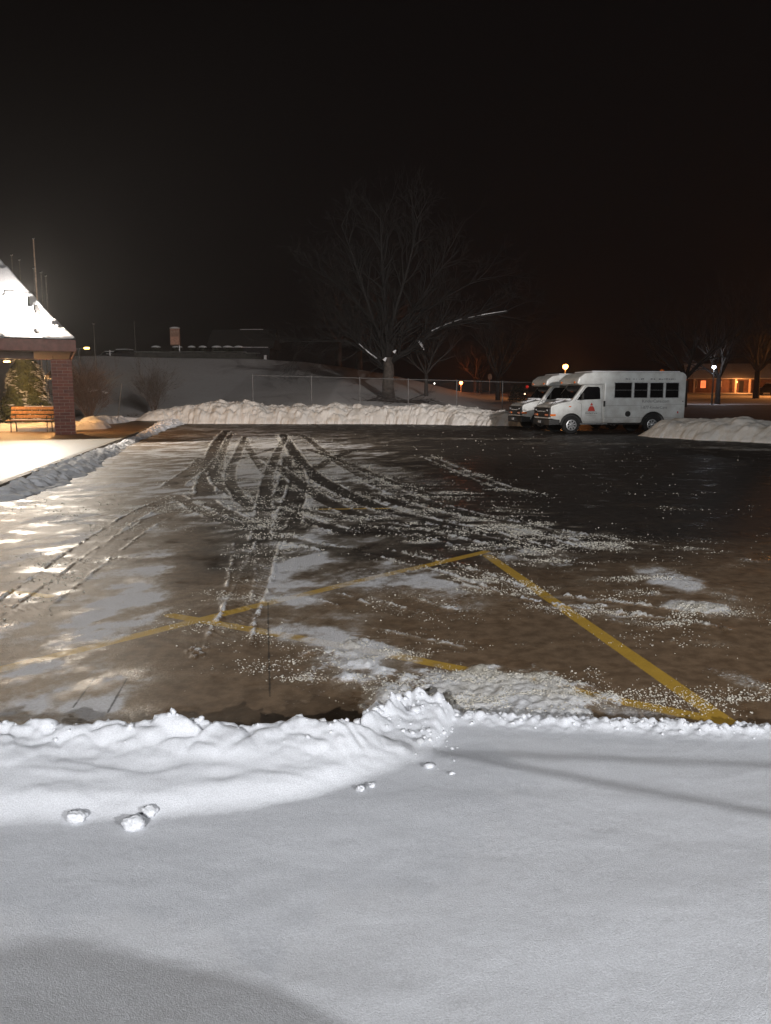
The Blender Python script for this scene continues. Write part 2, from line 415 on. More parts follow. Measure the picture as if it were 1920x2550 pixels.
# crumb streaks on the right-hand part
for pts, wd, am in [([(0, 200), (200, 310), (500, 400), (800, 470), (1100, 520)], .5, .8), ([(0, 430), (300, 480), (520, 500), (900, 570), (1250, 700), (1666, 840)], .45, .8),
            ([(250, 260), (600, 330), (760, 420), (960, 480), (1250, 500), (1666, 510)], .55, .7), ([(450, 640), (700, 700), (1000, 750), (1300, 830), (1666, 930)], .35, .9),
            ([(250, 110), (430, 190), (600, 265), (780, 290)], .3, .8), ([(0, 330), (260, 450), (560, 510), (980, 560)], .5, .9), ([(0, 560), (300, 600), (500, 630), (850, 720)], .4, .8),
            ([(1050, 225), (1180, 290), (1300, 350)], .4, .5), ([(1380, 500), (1500, 570), (1666, 620)], .5, .9), ([(1000, 580), (1200, 630), (1440, 690)], .35, 1),
            ([(1250, 710), (1330, 745), (1470, 755)], .3, 1.4), ([(1480, 960), (1560, 990), (1666, 1030)], .2, 1), ([(1380, 1095), (1500, 1110), (1640, 1140)], .22, .9),
            ([(300, 900), (450, 930), (560, 960)], .2, .9), ([(1210, 830), (1260, 860), (1340, 890)], .2, 1), ([(640, 380), (720, 470), (900, 520)], .4, .6),
            ([(0, 30), (60, 60), (110, 110)], .1, .1), ([(1240, 270), (1310, 290)], .5, .8), ([(0, 150), (150, 190), (330, 240), (420, 300)], .5, .8)]:
    d, sd, arc = seg_sd(XX, YY, gpath([c7(*p) for p in pts]))
    n = ss(.45, .62, fbm(XX * 2.5, YY * 6, 91, 4))
    k = np.exp(-(d / wd) ** 2) * am * ss(0, .6, arc) * ss(0, .6, arc.max() - arc)
    crumb += k * (.25 + n); snow = np.maximum(snow, .55 * k * n * ss(.5, .66, fine)); frost = np.maximum(frost, .5 * k * n)
k = ell(490, 1620, 34, 20, 0) * ss(.38, .55, fbm(XX * 14, YY * 14, 59, 3))                                    # print of a lugged tyre
b = ((np.mod(XX * 12, 1) < .5) ^ (np.mod(YY * 9, 1) < .5)); snow = np.maximum(snow, .6 * k * b)
# near the far edge and beneath the front bank
crumb += .25 * ss(.5, .7, mid) + .06
crumb += 1.2 * np.exp(-((PY - 1742) / 30.) ** 2) * (PX > 900) + .8 * ell(700, 1705, 150, 40) + .5 * ell(560, 1540, 130, 60)
crumb += .9 * ell(1100, 1690, 260, 60) + .5 * ell(280, 1290, 220, 40)
crumb *= 1 - .9 * (1 - ss(1030, 1075, PY))
frost *= 1 - .45 * (1 - ss(1080, 1120, PY)) * ss(500, 900, PX)
# streaky scrape marks
frost *= .72 + .55 * ss(.35, .65, streak)
g2 = fbm(RX * 5, RY * 2.2, 63, 4); g1 = fbm(XX * 30, YY * 30, 64, 3)
frost = frost * (.50 + 1.0 * ss(.25, .7, g2)) + (g1 - .5) * .5 * ss(.05, .4, frost)
snow = snow * (.55 + .8 * g1) 
snow = np.clip(snow, 0, 1.2); frost = np.clip(frost, 0, 1.05)
ZZ = .020 * ss(.15, .9, snow) * (.55 + .9 * cells(XX * 17, YY * 17, 3)[0]) + .012 * snow
ZZ = ZZ + .004 * (fbm(XX * .6, YY * .6, 5, 2) - .5)
# tone : dark <-> brown base colour, browner near and to the left
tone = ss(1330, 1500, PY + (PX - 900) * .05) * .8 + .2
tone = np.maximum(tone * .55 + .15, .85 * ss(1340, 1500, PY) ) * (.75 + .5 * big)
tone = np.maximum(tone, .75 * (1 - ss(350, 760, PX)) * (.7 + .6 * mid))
lines = [([(-60, 1682), (640, 1508), (1210, 1374)], .105), ([(426, 1532), (640, 1570), (960, 1628), (1316, 1700), (1830, 1803)], .10),
         ([(1215, 1384), (1490, 1575), (1820, 1806)], .105), ([(20, 1473), (122, 1485)], .09), ([(800, 1268), (965, 1266)], .1)]
pd = np.full(XX.shape, 9.)
for pts, wd in lines:
    d, _, _ = seg_sd(XX, YY, [G(*p) for p in pts]); pd = np.minimum(pd, d - wd / 2)
cd = np.full(XX.shape, 9.)
for pts, wd in [([(668, 1500), (668, 1560), (672, 1735)], .004), ([(236, 1688), (182, 1762)], .004), ([(316, 1690), (268, 1775)], .004),
                ([(400, 1120), (1300, 1120)], .03), ([(560, 1368), (40, 1405)], .010)]:
    d, _, _ = seg_sd(XX, YY, [G(*p) for p in pts]); cd = np.minimum(cd, d - wd)

m, nt, bs = newmat('parking_lot_surface'); N = NT(nt); v = N.obj()
a_s, a_f, a_t, a_p, a_c = (N.attr(k) for k in ('snow', 'frost', 'tone', 'paintd', 'crackd'))
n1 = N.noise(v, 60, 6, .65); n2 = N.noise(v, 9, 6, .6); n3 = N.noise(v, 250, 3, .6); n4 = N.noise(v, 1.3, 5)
brown_base = N.mix(N.mapr(n2, .3, .7), (.12, .076, .043), (.225, .150, .090))
dark_base = N.mix(N.mapr(n2, .3, .7), (.014, .0115, .010), (.040, .030, .024))
base = N.mix(N.mapr(N.math('ADD', a_t, N.math('MULTIPLY', N.math('SUBTRACT', n4, .5), .5)), .25, .85), dark_base, brown_base)
base = N.mix(N.mapr(n3, .62, .72), base, (.16, .13, .10))
pf = N.mapr(N.math('ADD', a_p, N.math('MULTIPLY', N.math('SUBTRACT', n1, .5), .022)), -.004, .006, 1, 0)
pf = N.math('MULTIPLY', pf, N.mapr(n1, .30, .46, .55, .93))
base = N.mix(pf, base, N.mix(n2, (.42, .25, .035), (.62, .38, .05)))
cf = N.mapr(N.math('ADD', a_c, N.math('MULTIPLY', N.math('SUBTRACT', n2, .5), .02)), -.004, .006, 1, 0)
ff = N.mapr(N.math('ADD', a_f, N.math('MULTIPLY', N.math('SUBTRACT', n1, .5), 1.0)), .12, 1.15, 0, .90, False)
fcol = N.mapr(N.math('ADD', a_f, N.math('ADD', N.math('MULTIPLY', N.math('SUBTRACT', n2, .5), .9), N.math('MULTIPLY', N.math('SUBTRACT', n3, .5), .7))), .25, 1.05)
base = N.mix(ff, base, N.mix(fcol, (.42, .345, .25), (.80, .80, .82)))
sf = N.mapr(N.math('ADD', a_s, N.math('MULTIPLY', N.math('SUBTRACT', N.noise(v, 38, 6, .7), .5), 1.7)), .28, .62)
base = N.mix(sf, base, N.mix(N.mapr(n4, .35, .7), (.74, .74, .76), (.62, .57, .48)))
base = N.mix(N.math('MULTIPLY', cf, .8), base, (.012, .01, .009))
N.l(base, bs.inputs['Base Color'])
wet = N.mapr(N.noise(v, 2.2, 6, .6), .31, .50, .27, .58)
ro = N.math('MAXIMUM', wet, N.math('MULTIPLY', N.math('MAXIMUM', ff, sf), .85), True)
N.l(ro, bs.inputs['Roughness'])
N.l(N.mapr(N.math('MAXIMUM', ff, sf), 0, 1, .40, .08), bs.inputs['Specular IOR Level'])
b0 = N.bump(N.noise(v, 14, 4), .10, .02, None)
b1 = N.bump(N.math('MULTIPLY', n1, N.mapr(N.math('MAXIMUM', ff, sf), 0, 1, .12, 1.0)), .8, .009, bs, b0)
M['lot'] = m
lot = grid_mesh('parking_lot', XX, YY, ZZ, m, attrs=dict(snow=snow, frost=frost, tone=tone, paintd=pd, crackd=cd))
tag(lot, kind='structure')

# ------------------------------------------------------------ crumbs of snow on the lot
def ico(seed):
    rnd = random.Random(seed); t = (1 + 5 ** .5) / 2
    v = [Vector(p).normalized() for p in [(-1, t, 0), (1, t, 0), (-1, -t, 0), (1, -t, 0), (0, -1, t), (0, 1, t), (0, -1, -t), (0, 1, -t), (t, 0, -1), (t, 0, 1), (-t, 0, -1), (-t, 0, 1)]]
    f = [(0, 11, 5), (0, 5, 1), (0, 1, 7), (0, 7, 10), (0, 10, 11), (1, 5, 9), (5, 11, 4), (11, 10, 2), (10, 7, 6), (7, 1, 8), (3, 9, 4), (3, 4, 2), (3, 2, 6), (3, 6, 8), (3, 8, 9), (4, 9, 5), (2, 4, 11), (6, 2, 10), (8, 6, 7), (9, 8, 1)]
    return np.array([p * rnd.uniform(.6, 1.25) for p in v]), np.array(f)
def tri_mesh(name, V, Fc, m, smooth=False):
    me = bpy.data.meshes.new(name); me.vertices.add(len(V)); me.vertices.foreach_set('co', V.astype(np.float32).ravel())
    me.loops.add(Fc.size); me.loops.foreach_set('vertex_index', Fc.ravel().astype(np.int32))
    me.polygons.add(len(Fc)); me.polygons.foreach_set('loop_start', (np.arange(len(Fc)) * Fc.shape[1]).astype(np.int32))
    me.polygons.foreach_set('loop_total', np.full(len(Fc), Fc.shape[1], np.int32)); me.update(calc_edges=True)
    if smooth: me.polygons.foreach_set('use_smooth', np.ones(len(Fc), bool))
    me.materials.append(m); return link(bpy.data.objects.new(name, me))
rng = np.random.default_rng(5)
def scatter_lumps(name, X, Y, Z, S, m, flat=.6, sink=.35):
    V = []; Fs = []; off = 0
    base = [ico(s) for s in range(8)]
    for i in range(len(X)):
        bv, bf = base[i % 8]; a = rng.uniform(0, 6.28); c, s_ = math.cos(a), math.sin(a)
        k = S[i] * rng.uniform(.7, 1.4, 3); vv = bv * k; vv[:, 2] *= flat
        x = vv[:, 0] * c - vv[:, 1] * s_ + X[i]; y_ = vv[:, 0] * s_ + vv[:, 1] * c + Y[i]; z = vv[:, 2] + Z[i] + S[i] * flat * (1 - sink)
        V.append(np.stack([x, y_, z], -1)); Fs.append(bf + off); off += 12
    return tri_mesh(name, np.concatenate(V), np.concatenate(Fs), m)
inner = (np.abs(UU) < .62) & (XX > KX(YY) + .4)
wgt = np.clip(crumb, 0, 2) ** 1.9 * inner * ss(.40, .62, fbm(XX * 2.5, YY * 5, 61, 4)) ** 1.5
wgt = wgt / wgt.sum()
NCR = 30000
ids = rng.choice(wgt.size, NCR, p=wgt.ravel())
cx, cy, cz = XX.ravel()[ids], YY.ravel()[ids], ZZ.ravel()[ids]
cx = cx + rng.uniform(-1, 1, NCR) * .0012 * cy; cy = cy + rng.uniform(-1, 1, NCR) * .0045 * cy
csz = (.0018 + .0050 * rng.random(NCR) ** 4) * (1 + np.clip(cy - 5, 0, 20) * .09) + .0002 * cy
crm = snow_mat('crumb_snow', col=(.62, .58, .50), dirt=(.48, .42, .33), dirtamt=.7, grain=120)
tag(scatter_lumps('snow_crumbs', cx, cy, cz, csz, crm), 'loose crumbs of snow strewn along the tyre tracks on the wet lot', 'snow', kind='stuff')

# ------------------------------------------------------------ foreground snow field
r_ = np.concatenate([[-30, -15, -8, -4, -2, -1, -.4, 0, .35, .6, .8], np.arange(.95, 3.75, .0085)])
uu = np.concatenate([-np.cumsum(np.geomspace(.03, 14, 16))[::-1] - 2.3, np.linspace(-2.3, 2.3, 520), 2.3 + np.cumsum(np.geomspace(.03, 14, 16))])
FX, FY = np.meshgrid(uu, r_)
FX = FX + 0.0
e_pts = [G(-900, 1805, .28), G(0, 1805, .28), G(400, 1792, .28), G(700, 1785, .28), G(880, 1805, .24), G(960, 1792, .18), G(1010, 1778, .14), G(1200, 1782, .14), G(1500, 1800, .14), G(1920, 1812, .14), G(2900, 1822, .14)]
ex = [-60] + [p[0] for p in e_pts] + [60]; ey = [3.3] + [p[1] for p in e_pts] + [3.2]
EDGE = np.interp(FX, ex, ey) + (fbm(FX * 3, FX * 0, 71, 4) - .5) * .12
toe_px = [(-900, 2080), (0, 2065), (400, 2040), (620, 2018), (780, 1990), (900, 1950), (1010, 1910), (1080, 1884)]
tp = [G(a, b, .16) for a, b in toe_px]
TOE = np.interp(FX, [p[0] for p in tp] + [tp[-1][0] + .25], [p[1] for p in tp] + [3.6])
und = .05 * (fbm(FX * .5, FY * .7, 81, 3) - .5) + .016 * (fbm(FX * 1.8, FY * 3.0, 82, 4) - .5) + .0016 * (fbm(FX * 14, FY * 14, 83, 3) - .5)
H = .155 + und
pile = ss(0, .13, FY - TOE) * (1 - ss(EDGE - .09, EDGE + .03, FY)) * (1 - ss(.0, .13, FX - tp[-1][0] - .02))
cdist, cid = cells(FX * 9, FY * 11, 6); c2d, c2i = cells(FX * 24 + 3, FY * 27, 9)
crest = np.exp(-((FY - EDGE + .10) / .10) ** 2)
endz = ss(-.45, 0.05, FX) * (FX < .5)
clod = (1 - ss(.12, .62, cdist)) * (.4 + .8 * cid)
sl_ = fbm(FX * 1.9, FY * 5.5, 85, 3) * 6; slab = (np.floor(sl_) + ss(.55, 1, sl_ - np.floor(sl_))) / 6
H = H + pile * (1 - .45 * ss(-.35, .15, FX)) * (.02 + .125 * np.clip((FY - TOE) / np.maximum(EDGE - .10 - TOE, .1), 0, 1) + .040 * (slab - .45) + .028 * (fbm(FX * 5, FY * 9, 86, 4) - .5) * 2 * (.35 + crest))
p1, p2, pid = cells2(FX * 7.5 + .6 * fbm(FX * 5, FY * 5, 92, 2), FY * 11, 13)
plate = ss(.02, .16, p2 - p1) * (.25 + pid) 
H = H + pile * (crest * (1 - .6 * ss(-.5, -.1, FX)) + endz * .15) * (.010 + .040 * fbm(FX * 2.3, FY * 2.3, 93, 3)) * plate
H = H + pile * (crest * .8 + endz * .35) * (.014 * clod + .012 * (1 - ss(.1, .6, c2d)) * (.3 + c2i))
# ragged low lip on the right-hand edge of the field
lip = np.exp(-((FY - EDGE + .05) / .06) ** 2) * (FX > .0)
H = H + lip * (.018 + .035 * clod * (fbm(FX * 2, FY, 88, 2)) + .016 * (1 - ss(.1, .6, c2d)))
drop = ss(EDGE - .02, EDGE + .07, FY)
H = H * (1 - drop) + (-.06) * drop
H = H + (1 - drop) * (.0012) * (fbm(FX * 60, FY * 60, 89, 2) - .5)
# the stub of a plough ridge running out on to the lot
rx, ry = G(945, 1740, .05)
rd, _, _ = seg_sd(FX, FY, [G(930, 1715, .03), G(945, 1790, .1), G(1010, 1880, .16)])
H = np.maximum(H, np.where(FY > 2.7, .055 - rd * 1.0 + .04 * (fbm(FX * 12, FY * 12, 90, 3) - .5), -1))
for _ in range(2):                                          # settle needle-sharp points
    Hb = H.copy(); Hb[1:-1, 1:-1] = (H[1:-1, 1:-1] * 4 + H[:-2, 1:-1] + H[2:, 1:-1] + H[1:-1, :-2] + H[1:-1, 2:]) / 8
    kk = np.clip(pile + (rd < .25) * 1.0, 0, 1); H = H * (1 - kk) + Hb * kk
field = grid_mesh('snow_field', FX, FY, H, M['field']); tag(field, kind='structure')
# clods: crumbs on the crest
def fh(x, y_):
    j = np.clip(np.searchsorted(uu, x), 1, len(uu) - 2); i = np.clip(np.searchsorted(r_, y_), 1, len(r_) - 2); return H[i, j]
n = 1500
qx = rng.uniform(-2.2, 2.2, n); qe = np.interp(qx, ex, ey)
qy = qe + rng.normal(-.02, .06, n)
left_ = qx < .15
qx[:200] = rng.uniform(-.25, .30, 200); qy[:200] = 3.2 - qx[:200] * .5 + rng.normal(0, .12, 200)
qs = .004 + rng.random(n) ** 4 * np.where(left_, .016, .009)
qz = np.array([max(fh(a, b), 0.0) for a, b in zip(qx, qy)])
tag(scatter_lumps('snow_clods', qx, qy, qz - .004, qs, M['snow'], .8, .3), 'small white clods along the crest of the snow edge in the foreground', 'snow', kind='stuff')
def lump(name, px, py, z, r, label, seed, group=None, m=None, sq=.8):
    import bmesh
    x, y_ = G(px, py, z)
    bm = bmesh.new(); bmesh.ops.create_icosphere(bm, subdivisions=4, radius=1)
    for v_ in bm.verts:
        p = v_.co; k = 1 + .95 * (float(fbm(p.x * 1.3 + seed + p.z, p.y * 1.3 - p.z, seed, 4)) - .5) + .5 * (float(fbm(p.x * 4 + p.z * 3, p.y * 5 + seed, seed + 3, 3)) - .5)
        v_.co = Vector((p.x * r[0], p.y * r[1], p.z * r[2] * sq)) * k
    me = bpy.data.meshes.new(name); bm.to_mesh(me); bm.free(); me.polygons.foreach_set('use_smooth', [True] * len(me.polygons))
    me.materials.append(m or M['snow']); o = link(bpy.data.objects.new(name, me)); o.location = (x, y_, fh(x, y_) + r[2] * sq * .45)
    return tag(o, label, 'snow clump', group)
lump('snow_clump', 192, 2042, .16, (.036, .026, .024), 'single white snow clump on the foreground field, leftmost of the loose clumps', 3, 'loose clumps on the snow field')
lump('snow_clump', 335, 2054, .16, (.034, .028, .028), 'larger of two touching snow clumps on the foreground field', 4, 'loose clumps on the snow field')
lump('snow_clump', 374, 2027, .16, (.026, .022, .020), 'smaller rear one of two touching snow clumps on the foreground field', 5, 'loose clumps on the snow field')
lump('snow_clump', 898, 1966, .16, (.016, .014, .014), 'little snow clump lying at the right end of the foreground bank', 6, 'loose clumps on the snow field')
lump('snow_clump', 926, 1956, .16, (.013, .012, .012), 'tiniest snow clump lying rightmost beside the foreground bank', 7, 'loose clumps on the snow field')

# ------------------------------------------------------------ terrain beyond
hx = [-150, -60, -31, -28, -14.4, -9.2, -4.1, 0, 4.1, 8.7, 13.3, 20, 150]
hz = [6.4, 6.2, 5.9, 5.8, 5.6, 5.27, 4.6, 3.9, 3.0, 1.9, 1.7, 1.7, 1.7]
def RZ(y): return np.interp(y, [0, 40, 62, 110, 160, 400], [0, 0, .75, 2.0, 2.4, 3.0])
def T(x, y):
    x = np.asarray(x, float); y = np.asarray(y, float)
    e = np.interp(x, [-14, -4], [2.0, .78]); hc = np.interp(x, hx, hz)
    t = np.clip((y - 46) / 42, 0, 1); zl = hc * t ** e + .05
    zl = zl - ss(96, 130, y) * 2.0 * ss(-5, -20, x) * 0
    wr = ss(9, 19, x); z = zl * (1 - wr) + RZ(y) * wr
    z = z + .10 * (fbm(x * .25, y * .25, 101, 4) - .5) * ss(46, 52, y)
    beh = (x < KX(y) - 3.2) & (y > 31.2)
    zs = .24 + .25 * (fbm(x * .35, y * .35, 102, 4) - .45)
    z = np.where(y < 46.2, np.where(beh, zs, -.15), np.where(x < KX(46) , np.maximum(z, zs * 1.0), z))
    return z
gx = np.unique(np.concatenate([np.linspace(-220, -40, 30), np.linspace(-40, 45, 300), np.linspace(45, 260, 40)]))
gy = np.unique(np.concatenate([np.linspace(-60, 28, 12), np.linspace(28, 70, 190), np.linspace(70, 120, 110), np.linspace(120, 420, 30)]))
TX, TY = np.meshgrid(gx, gy)
tag(grid_mesh('snow_hill', TX, TY, T(TX, TY), M['far_snow']), kind='structure')
# road behind the buses
rx_ = np.linspace(9, 90, 90); ry_ = np.linspace(36, 61.5, 40); AX, AY = np.meshgrid(rx_, ry_)
M['road'] = mat('dark_road', (.028, .024, .024), .9, .4, .6, .3, 30, .01, col2=(.05, .045, .045))
tag(grid_mesh('road', AX, AY + 1.5 * np.sin(AX * .06), RZ(AY) + .10 - .35 * ss(13, 9, AX), M['road']), kind='structure')

# ------------------------------------------------------------ sidewalk + kerb
sy = np.linspace(6, 31.6, 130); su = np.linspace(0, 1, 60) ** 1.6
SU, SY = np.meshgrid(su, sy); SX = KX(SY) - SU * 34
m, nt, bs = newmat('sidewalk_concrete'); N = NT(nt); v = N.obj()
sep = N.n('ShaderNodeSeparateXYZ'); N.l(v, sep.inputs[0])
nn = N.noise(v, 1.2, 6, .6); n5 = N.noise(v, 30, 5)
wet_shade = N.mix(N.mapr(n5, .3, .7), (.16, .10, .055), (.24, .16, .09))
snc = N.mix(N.mapr(n5, .3, .7), (.14, .125, .105), (.25, .235, .21))
fac = N.mapr(N.math('ADD', N.math('SUBTRACT', sep.outputs['Y'], N.math('MULTIPLY', sep.outputs['X'], .42)), N.math('MULTIPLY', nn, 1.6)), 30.6, 31.6, .92, .05)  # colour change set along the eave's shadow edge: wet concrete plus painted shade
fac = N.math('MULTIPLY', fac, N.mapr(nn, .30, .45, .55, 1))
N.l(N.mix(fac, wet_shade, snc), bs.inputs['Base Color']); bs.inputs['Roughness'].default_value = .55
N.bump(n5, .5, .01, bs)
M['walk'] = m
sw = MB(); swo = grid_mesh('sidewalk', SX, SY, .15 + .01 * fbm(SX, SY, 3, 3) + 0 * SX, m)
tag(swo, kind='structure')
# far strip of the walk
sy2 = np.linspace(31.6, 44.5, 60); su2 = np.linspace(0, 1, 14); S2, Y2 = np.meshgrid(su2, sy2); wdt = np.interp(Y2, [31.6, 36, 44.5], [5.0, 3.6, 1.6])
M['walk_wet'] = mat('wet_walk', (.15, .095, .05), .35, .4, 1.5, .3, 30, .01)
tag(grid_mesh('walkway', KX(Y2) - S2 * wdt, Y2, .17 + 0 * Y2, M['walk_wet']), kind='structure')
kb = MB()
ys = np.linspace(6, 44.5, 60)
for a, b in zip(ys[:-1], ys[1:]):
    xa, xb = float(KX(a)), float(KX(b))
    kb.add([(xa, a, -.02), (xb, b, -.02), (xb, b, .175), (xa, a, .175), (xa + .16, a, -.02), (xb + .16, b, -.02), (xb + .14, b, .172), (xa + .14, a, .172)],
           [(0, 1, 2, 3), (4, 7, 6, 5), (3, 2, 6, 7)])
M['kerb'] = mat('kerb_concrete', (.20, .17, .13), .7, .3, 4, .4, 40, .01)
tag(kb.build('kerb', M['kerb']), kind='structure')

# ------------------------------------------------------------ snow banks
def bank(name, path, width, height, label, m, seed, nl=400, nw=60, lump_s=1.0, z0=-.03, taper=(.1, .1), group=None, prof=1.0, clod=.22, wob=1.0):
    path = smooth_path(path, 3); P0 = np.array(path); d = np.r_[0, np.cumsum(np.hypot(*np.diff(P0, axis=0).T))]
    t = np.linspace(0, 1, nl); s = t * d[-1]
    cx_ = np.interp(s, d, P0[:, 0]); cy_ = np.interp(s, d, P0[:, 1])
    tx = np.gradient(cx_); ty = np.gradient(cy_); L = np.hypot(tx, ty); nx, ny = -ty / L, tx / L
    q = np.linspace(-1, 1, nw); Q, S_ = np.meshgrid(q, s); Tt = S_ / d[-1]
    wd = np.interp(Tt, np.linspace(0, 1, len(width)), width); hh = np.interp(Tt, np.linspace(0, 1, len(height)), height)
    en = np.sqrt(np.clip(ss(0, taper[0], Tt) * ss(0, taper[1], 1 - Tt), 0, 1))
    wv = (1 + wob * (.30 * (fbm(S_ * .9, Q * 0 + seed, seed, 3) - .5) + .25 * (fbm(S_ * 3.3, Q * 1.5 + seed, seed + 7, 3) - .5)))
    X = cx_[:, None] + nx[:, None] * Q * wd * wv * (.35 + .65 * en); Y = cy_[:, None] + ny[:, None] * Q * wd * wv * (.35 + .65 * en)
    pf_ = (1 - np.abs(Q) ** 2.2) ** prof
    c1, i1 = cells(X * 1.7 / lump_s, Y * 2.6 / lump_s, seed); c2, i2 = cells(X * 6.5 / lump_s, Y * 6.5 / lump_s, seed + 3)
    h = hh * pf_ * en * (.78 + .55 * (fbm(X * .8 / lump_s, Y * .8 / lump_s, seed + 2, 4) - .4))
    h = h + hh * np.minimum(pf_ * 2, 1) * en * (clod * (.5 - ss(.1, .75, c1)) * (.4 + i1) + clod * .3 * (.5 - ss(.1, .7, c2)) * (.3 + i2) + .16 * (fbm(X * 5 / lump_s, Y * 5 / lump_s, seed + 4, 3) - .5))
    o = grid_mesh(name, X, Y, np.maximum(h, -.02) * 1.0 + z0 * (pf_ < .02), m)
    return tag(o, label, 'snow bank', group)
M['bank'] = snow_mat('bank_snow', col=(.72, .69, .65), dirt=(.46, .38, .28), dirtamt=.75, grain=60)
bank('snow_bank', [(-14.5, 44.6), (-12.4, 46.2), (-8, 46.0), (-2, 45.6), (2, 45.2), (6.5, 42.6), (9.5, 40.5)], [1.2, 2.0, 2.1, 1.9, 1.8, 1.5, 1.2], [.9, 1.35, 1.25, 1.2, 1.25, .85, .6],
     'long ploughed snow bank along the far side of the lot before the big tree', M['bank'], 11, 700, 70, 1.3, taper=(.06, .03), clod=.10)
bank('snow_bank', [(10.3, 31.3), (11.2, 30.6), (12.4, 29.0), (13.6, 27.4), (16, 26), (22, 25)], [1.0, 1.5, 1.4, 1.2, 1.1], [.75, .85, .62, .5, .45],
     'snow heap against the rear wheel of the near bus, running off to the right', M['bank'], 23, 360, 60, 1.5, taper=(.10, .05), clod=.10)
kp = [(float(KX(a)) + .30, a) for a in (11.6, 14, 17, 20, 24, 27, 31, 35, 40, 45)]
M['windrow'] = snow_mat('windrow_snow', col=(.74, .74, .76), dirt=(.60, .56, .5), dirtamt=.4, grain=80)
bank('snow_windrow', kp, [.5, .52, .45, .28, .26, .34, .5, .6, .8], [.13, .18, .16, .12, .12, .17, .24, .26, .3],
     'low ridge of shovelled snow lying along the kerb beside the sidewalk', M['windrow'], 31, 900, 34, .5, taper=(.03, .02), clod=.45, wob=3.2, prof=1.3)
bank('snow_bank', [(-20, 31.9), (-15.6, 32.2), (-12, 33.2), (-14.4, 37), (-14.6, 43)], [1.0, .9, .7, .7, .8], [.35, .45, .7, .6, .6],
     'ridged snow bank behind the brick pillar edging the dark walk', M['windrow'], 37, 400, 44, 1.0, taper=(.04, .04), clod=.12)

# ------------------------------------------------------------ canopy building
can = empty('entrance_canopy', (-12, 29.3, .15), label='snow-roofed entrance canopy with red trim on a brick pillar at the left edge', cat='building')
CA = R(23); CC = Vector((-10.85, 27.6, 0)); cu = Vector((math.cos(CA), math.sin(CA), 0)); cn = Vector((-math.sin(CA), math.cos(CA), 0))
can.location = (CC.x, CC.y, .15); can.rotation_euler = (0, 0, CA)      # local x along the front fascia, y inward
def can_local(x, y_):
    v_ = Vector((x, y_, 0)) - CC; return v_.dot(cu), v_.dot(cn)
RW, RD = 16.0, 7.2
def roofz(X, Y):
    d = np.minimum(np.minimum(-X, X + RW), np.minimum(Y, RD - Y)); d = np.maximum(d, 0)
    return 3.38 + 1.33 * d - .20 * (1 - np.exp(-d / .4)), d
ax = np.concatenate([np.linspace(-RW, -6, 40), np.linspace(-5.95, 0, 170)]); ay = np.linspace(0, RD, 170)
AX, AY = np.meshgrid(ax, ay); rz, dd = roofz(AX, AY)
grid_mesh('roof', AX, AY, rz, M['shingle'], can)
sn = .04 + .04 * fbm(AX * 1.2, AY * 1.2, 131, 4) + .05 * (np.mod(dd * 1.35 + .35 * fbm(AX * .7, AY * .7, 132, 3), 1)) ** 2
snz = rz + sn * ss(0, .06, dd + .05 * fbm(AX * 6, AY * 6, 134, 3)) - .03 * ss(.66, .72, fbm(AX * 2.6, AY * 4.1, 135, 4)) * 4
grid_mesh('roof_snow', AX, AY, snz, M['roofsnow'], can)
fa = MB()
fa.box((-RW / 2, .03, 3.17), (RW, .06, .40)); fa.box((-.03, RD / 2, 3.17), (.06, RD - .12, .40)); fa.box((-RW / 2, RD - .03, 3.17), (RW, .06, .40))
fa.build('fascia', M['red_trim'], can, bevel=.01)
so = MB(); so.box((-RW / 2 - .07, RD / 2, 3.02), (RW - .15, RD - .14, .05)); so.build('soffit', M['soffit'], can)
be = MB(); be.box((-RW / 2 - .6, 1.35, 2.87), (RW - 1.6, .4, .26)); be.build('beam', M['soffit'], can, bevel=.01)
# brick material by real mortar joints
m, nt, bs = newmat('brick'); N = NT(nt); tcn = N.n('ShaderNodeTexCoord'); geo = N.n('ShaderNodeNewGeometry')
sp_ = N.n('ShaderNodeSeparateXYZ'); N.l(tcn.outputs['Object'], sp_.inputs[0])
cmb = N.n('ShaderNodeCombineXYZ'); N.l(N.math('ADD', sp_.outputs['X'], sp_.outputs['Y']), cmb.inputs[0]); N.l(sp_.outputs['Z'], cmb.inputs[1])
br = N.n('ShaderNodeTexBrick'); N.l(cmb.outputs[0], br.inputs['Vector']); br.inputs['Scale'].default_value = 1
br.inputs['Brick Width'].default_value = .36; br.inputs['Row Height'].default_value = .118; br.inputs['Mortar Size'].default_value = .007
br.inputs['Color1'].default_value = (.22, .065, .045, 1); br.inputs['Color2'].default_value = (.12, .04, .035, 1); br.inputs['Mortar'].default_value = (.34, .27, .22, 1)
N.l(N.mix(N.mapr(N.noise(tcn.outputs['Object'], 9), .35, .75, 0, .4), br.outputs['Color'], (.30, .13, .09)), bs.inputs['Base Color'])
bs.inputs['Roughness'].default_value = .85; N.bump(br.outputs['Fac'], -.6, .01, bs); M['brick'] = m
PXY = can_local(-12.05, 29.15)
for k_, off_ in enumerate((0, -8.5)):
    pi = MB(); pi.box((0, .33, 1.37), (.72, .70, 2.74)); o = pi.build('pillar', M['brick'], can, bevel=.008); o.location = (PXY[0] + off_, PXY[1] - .33, 0)

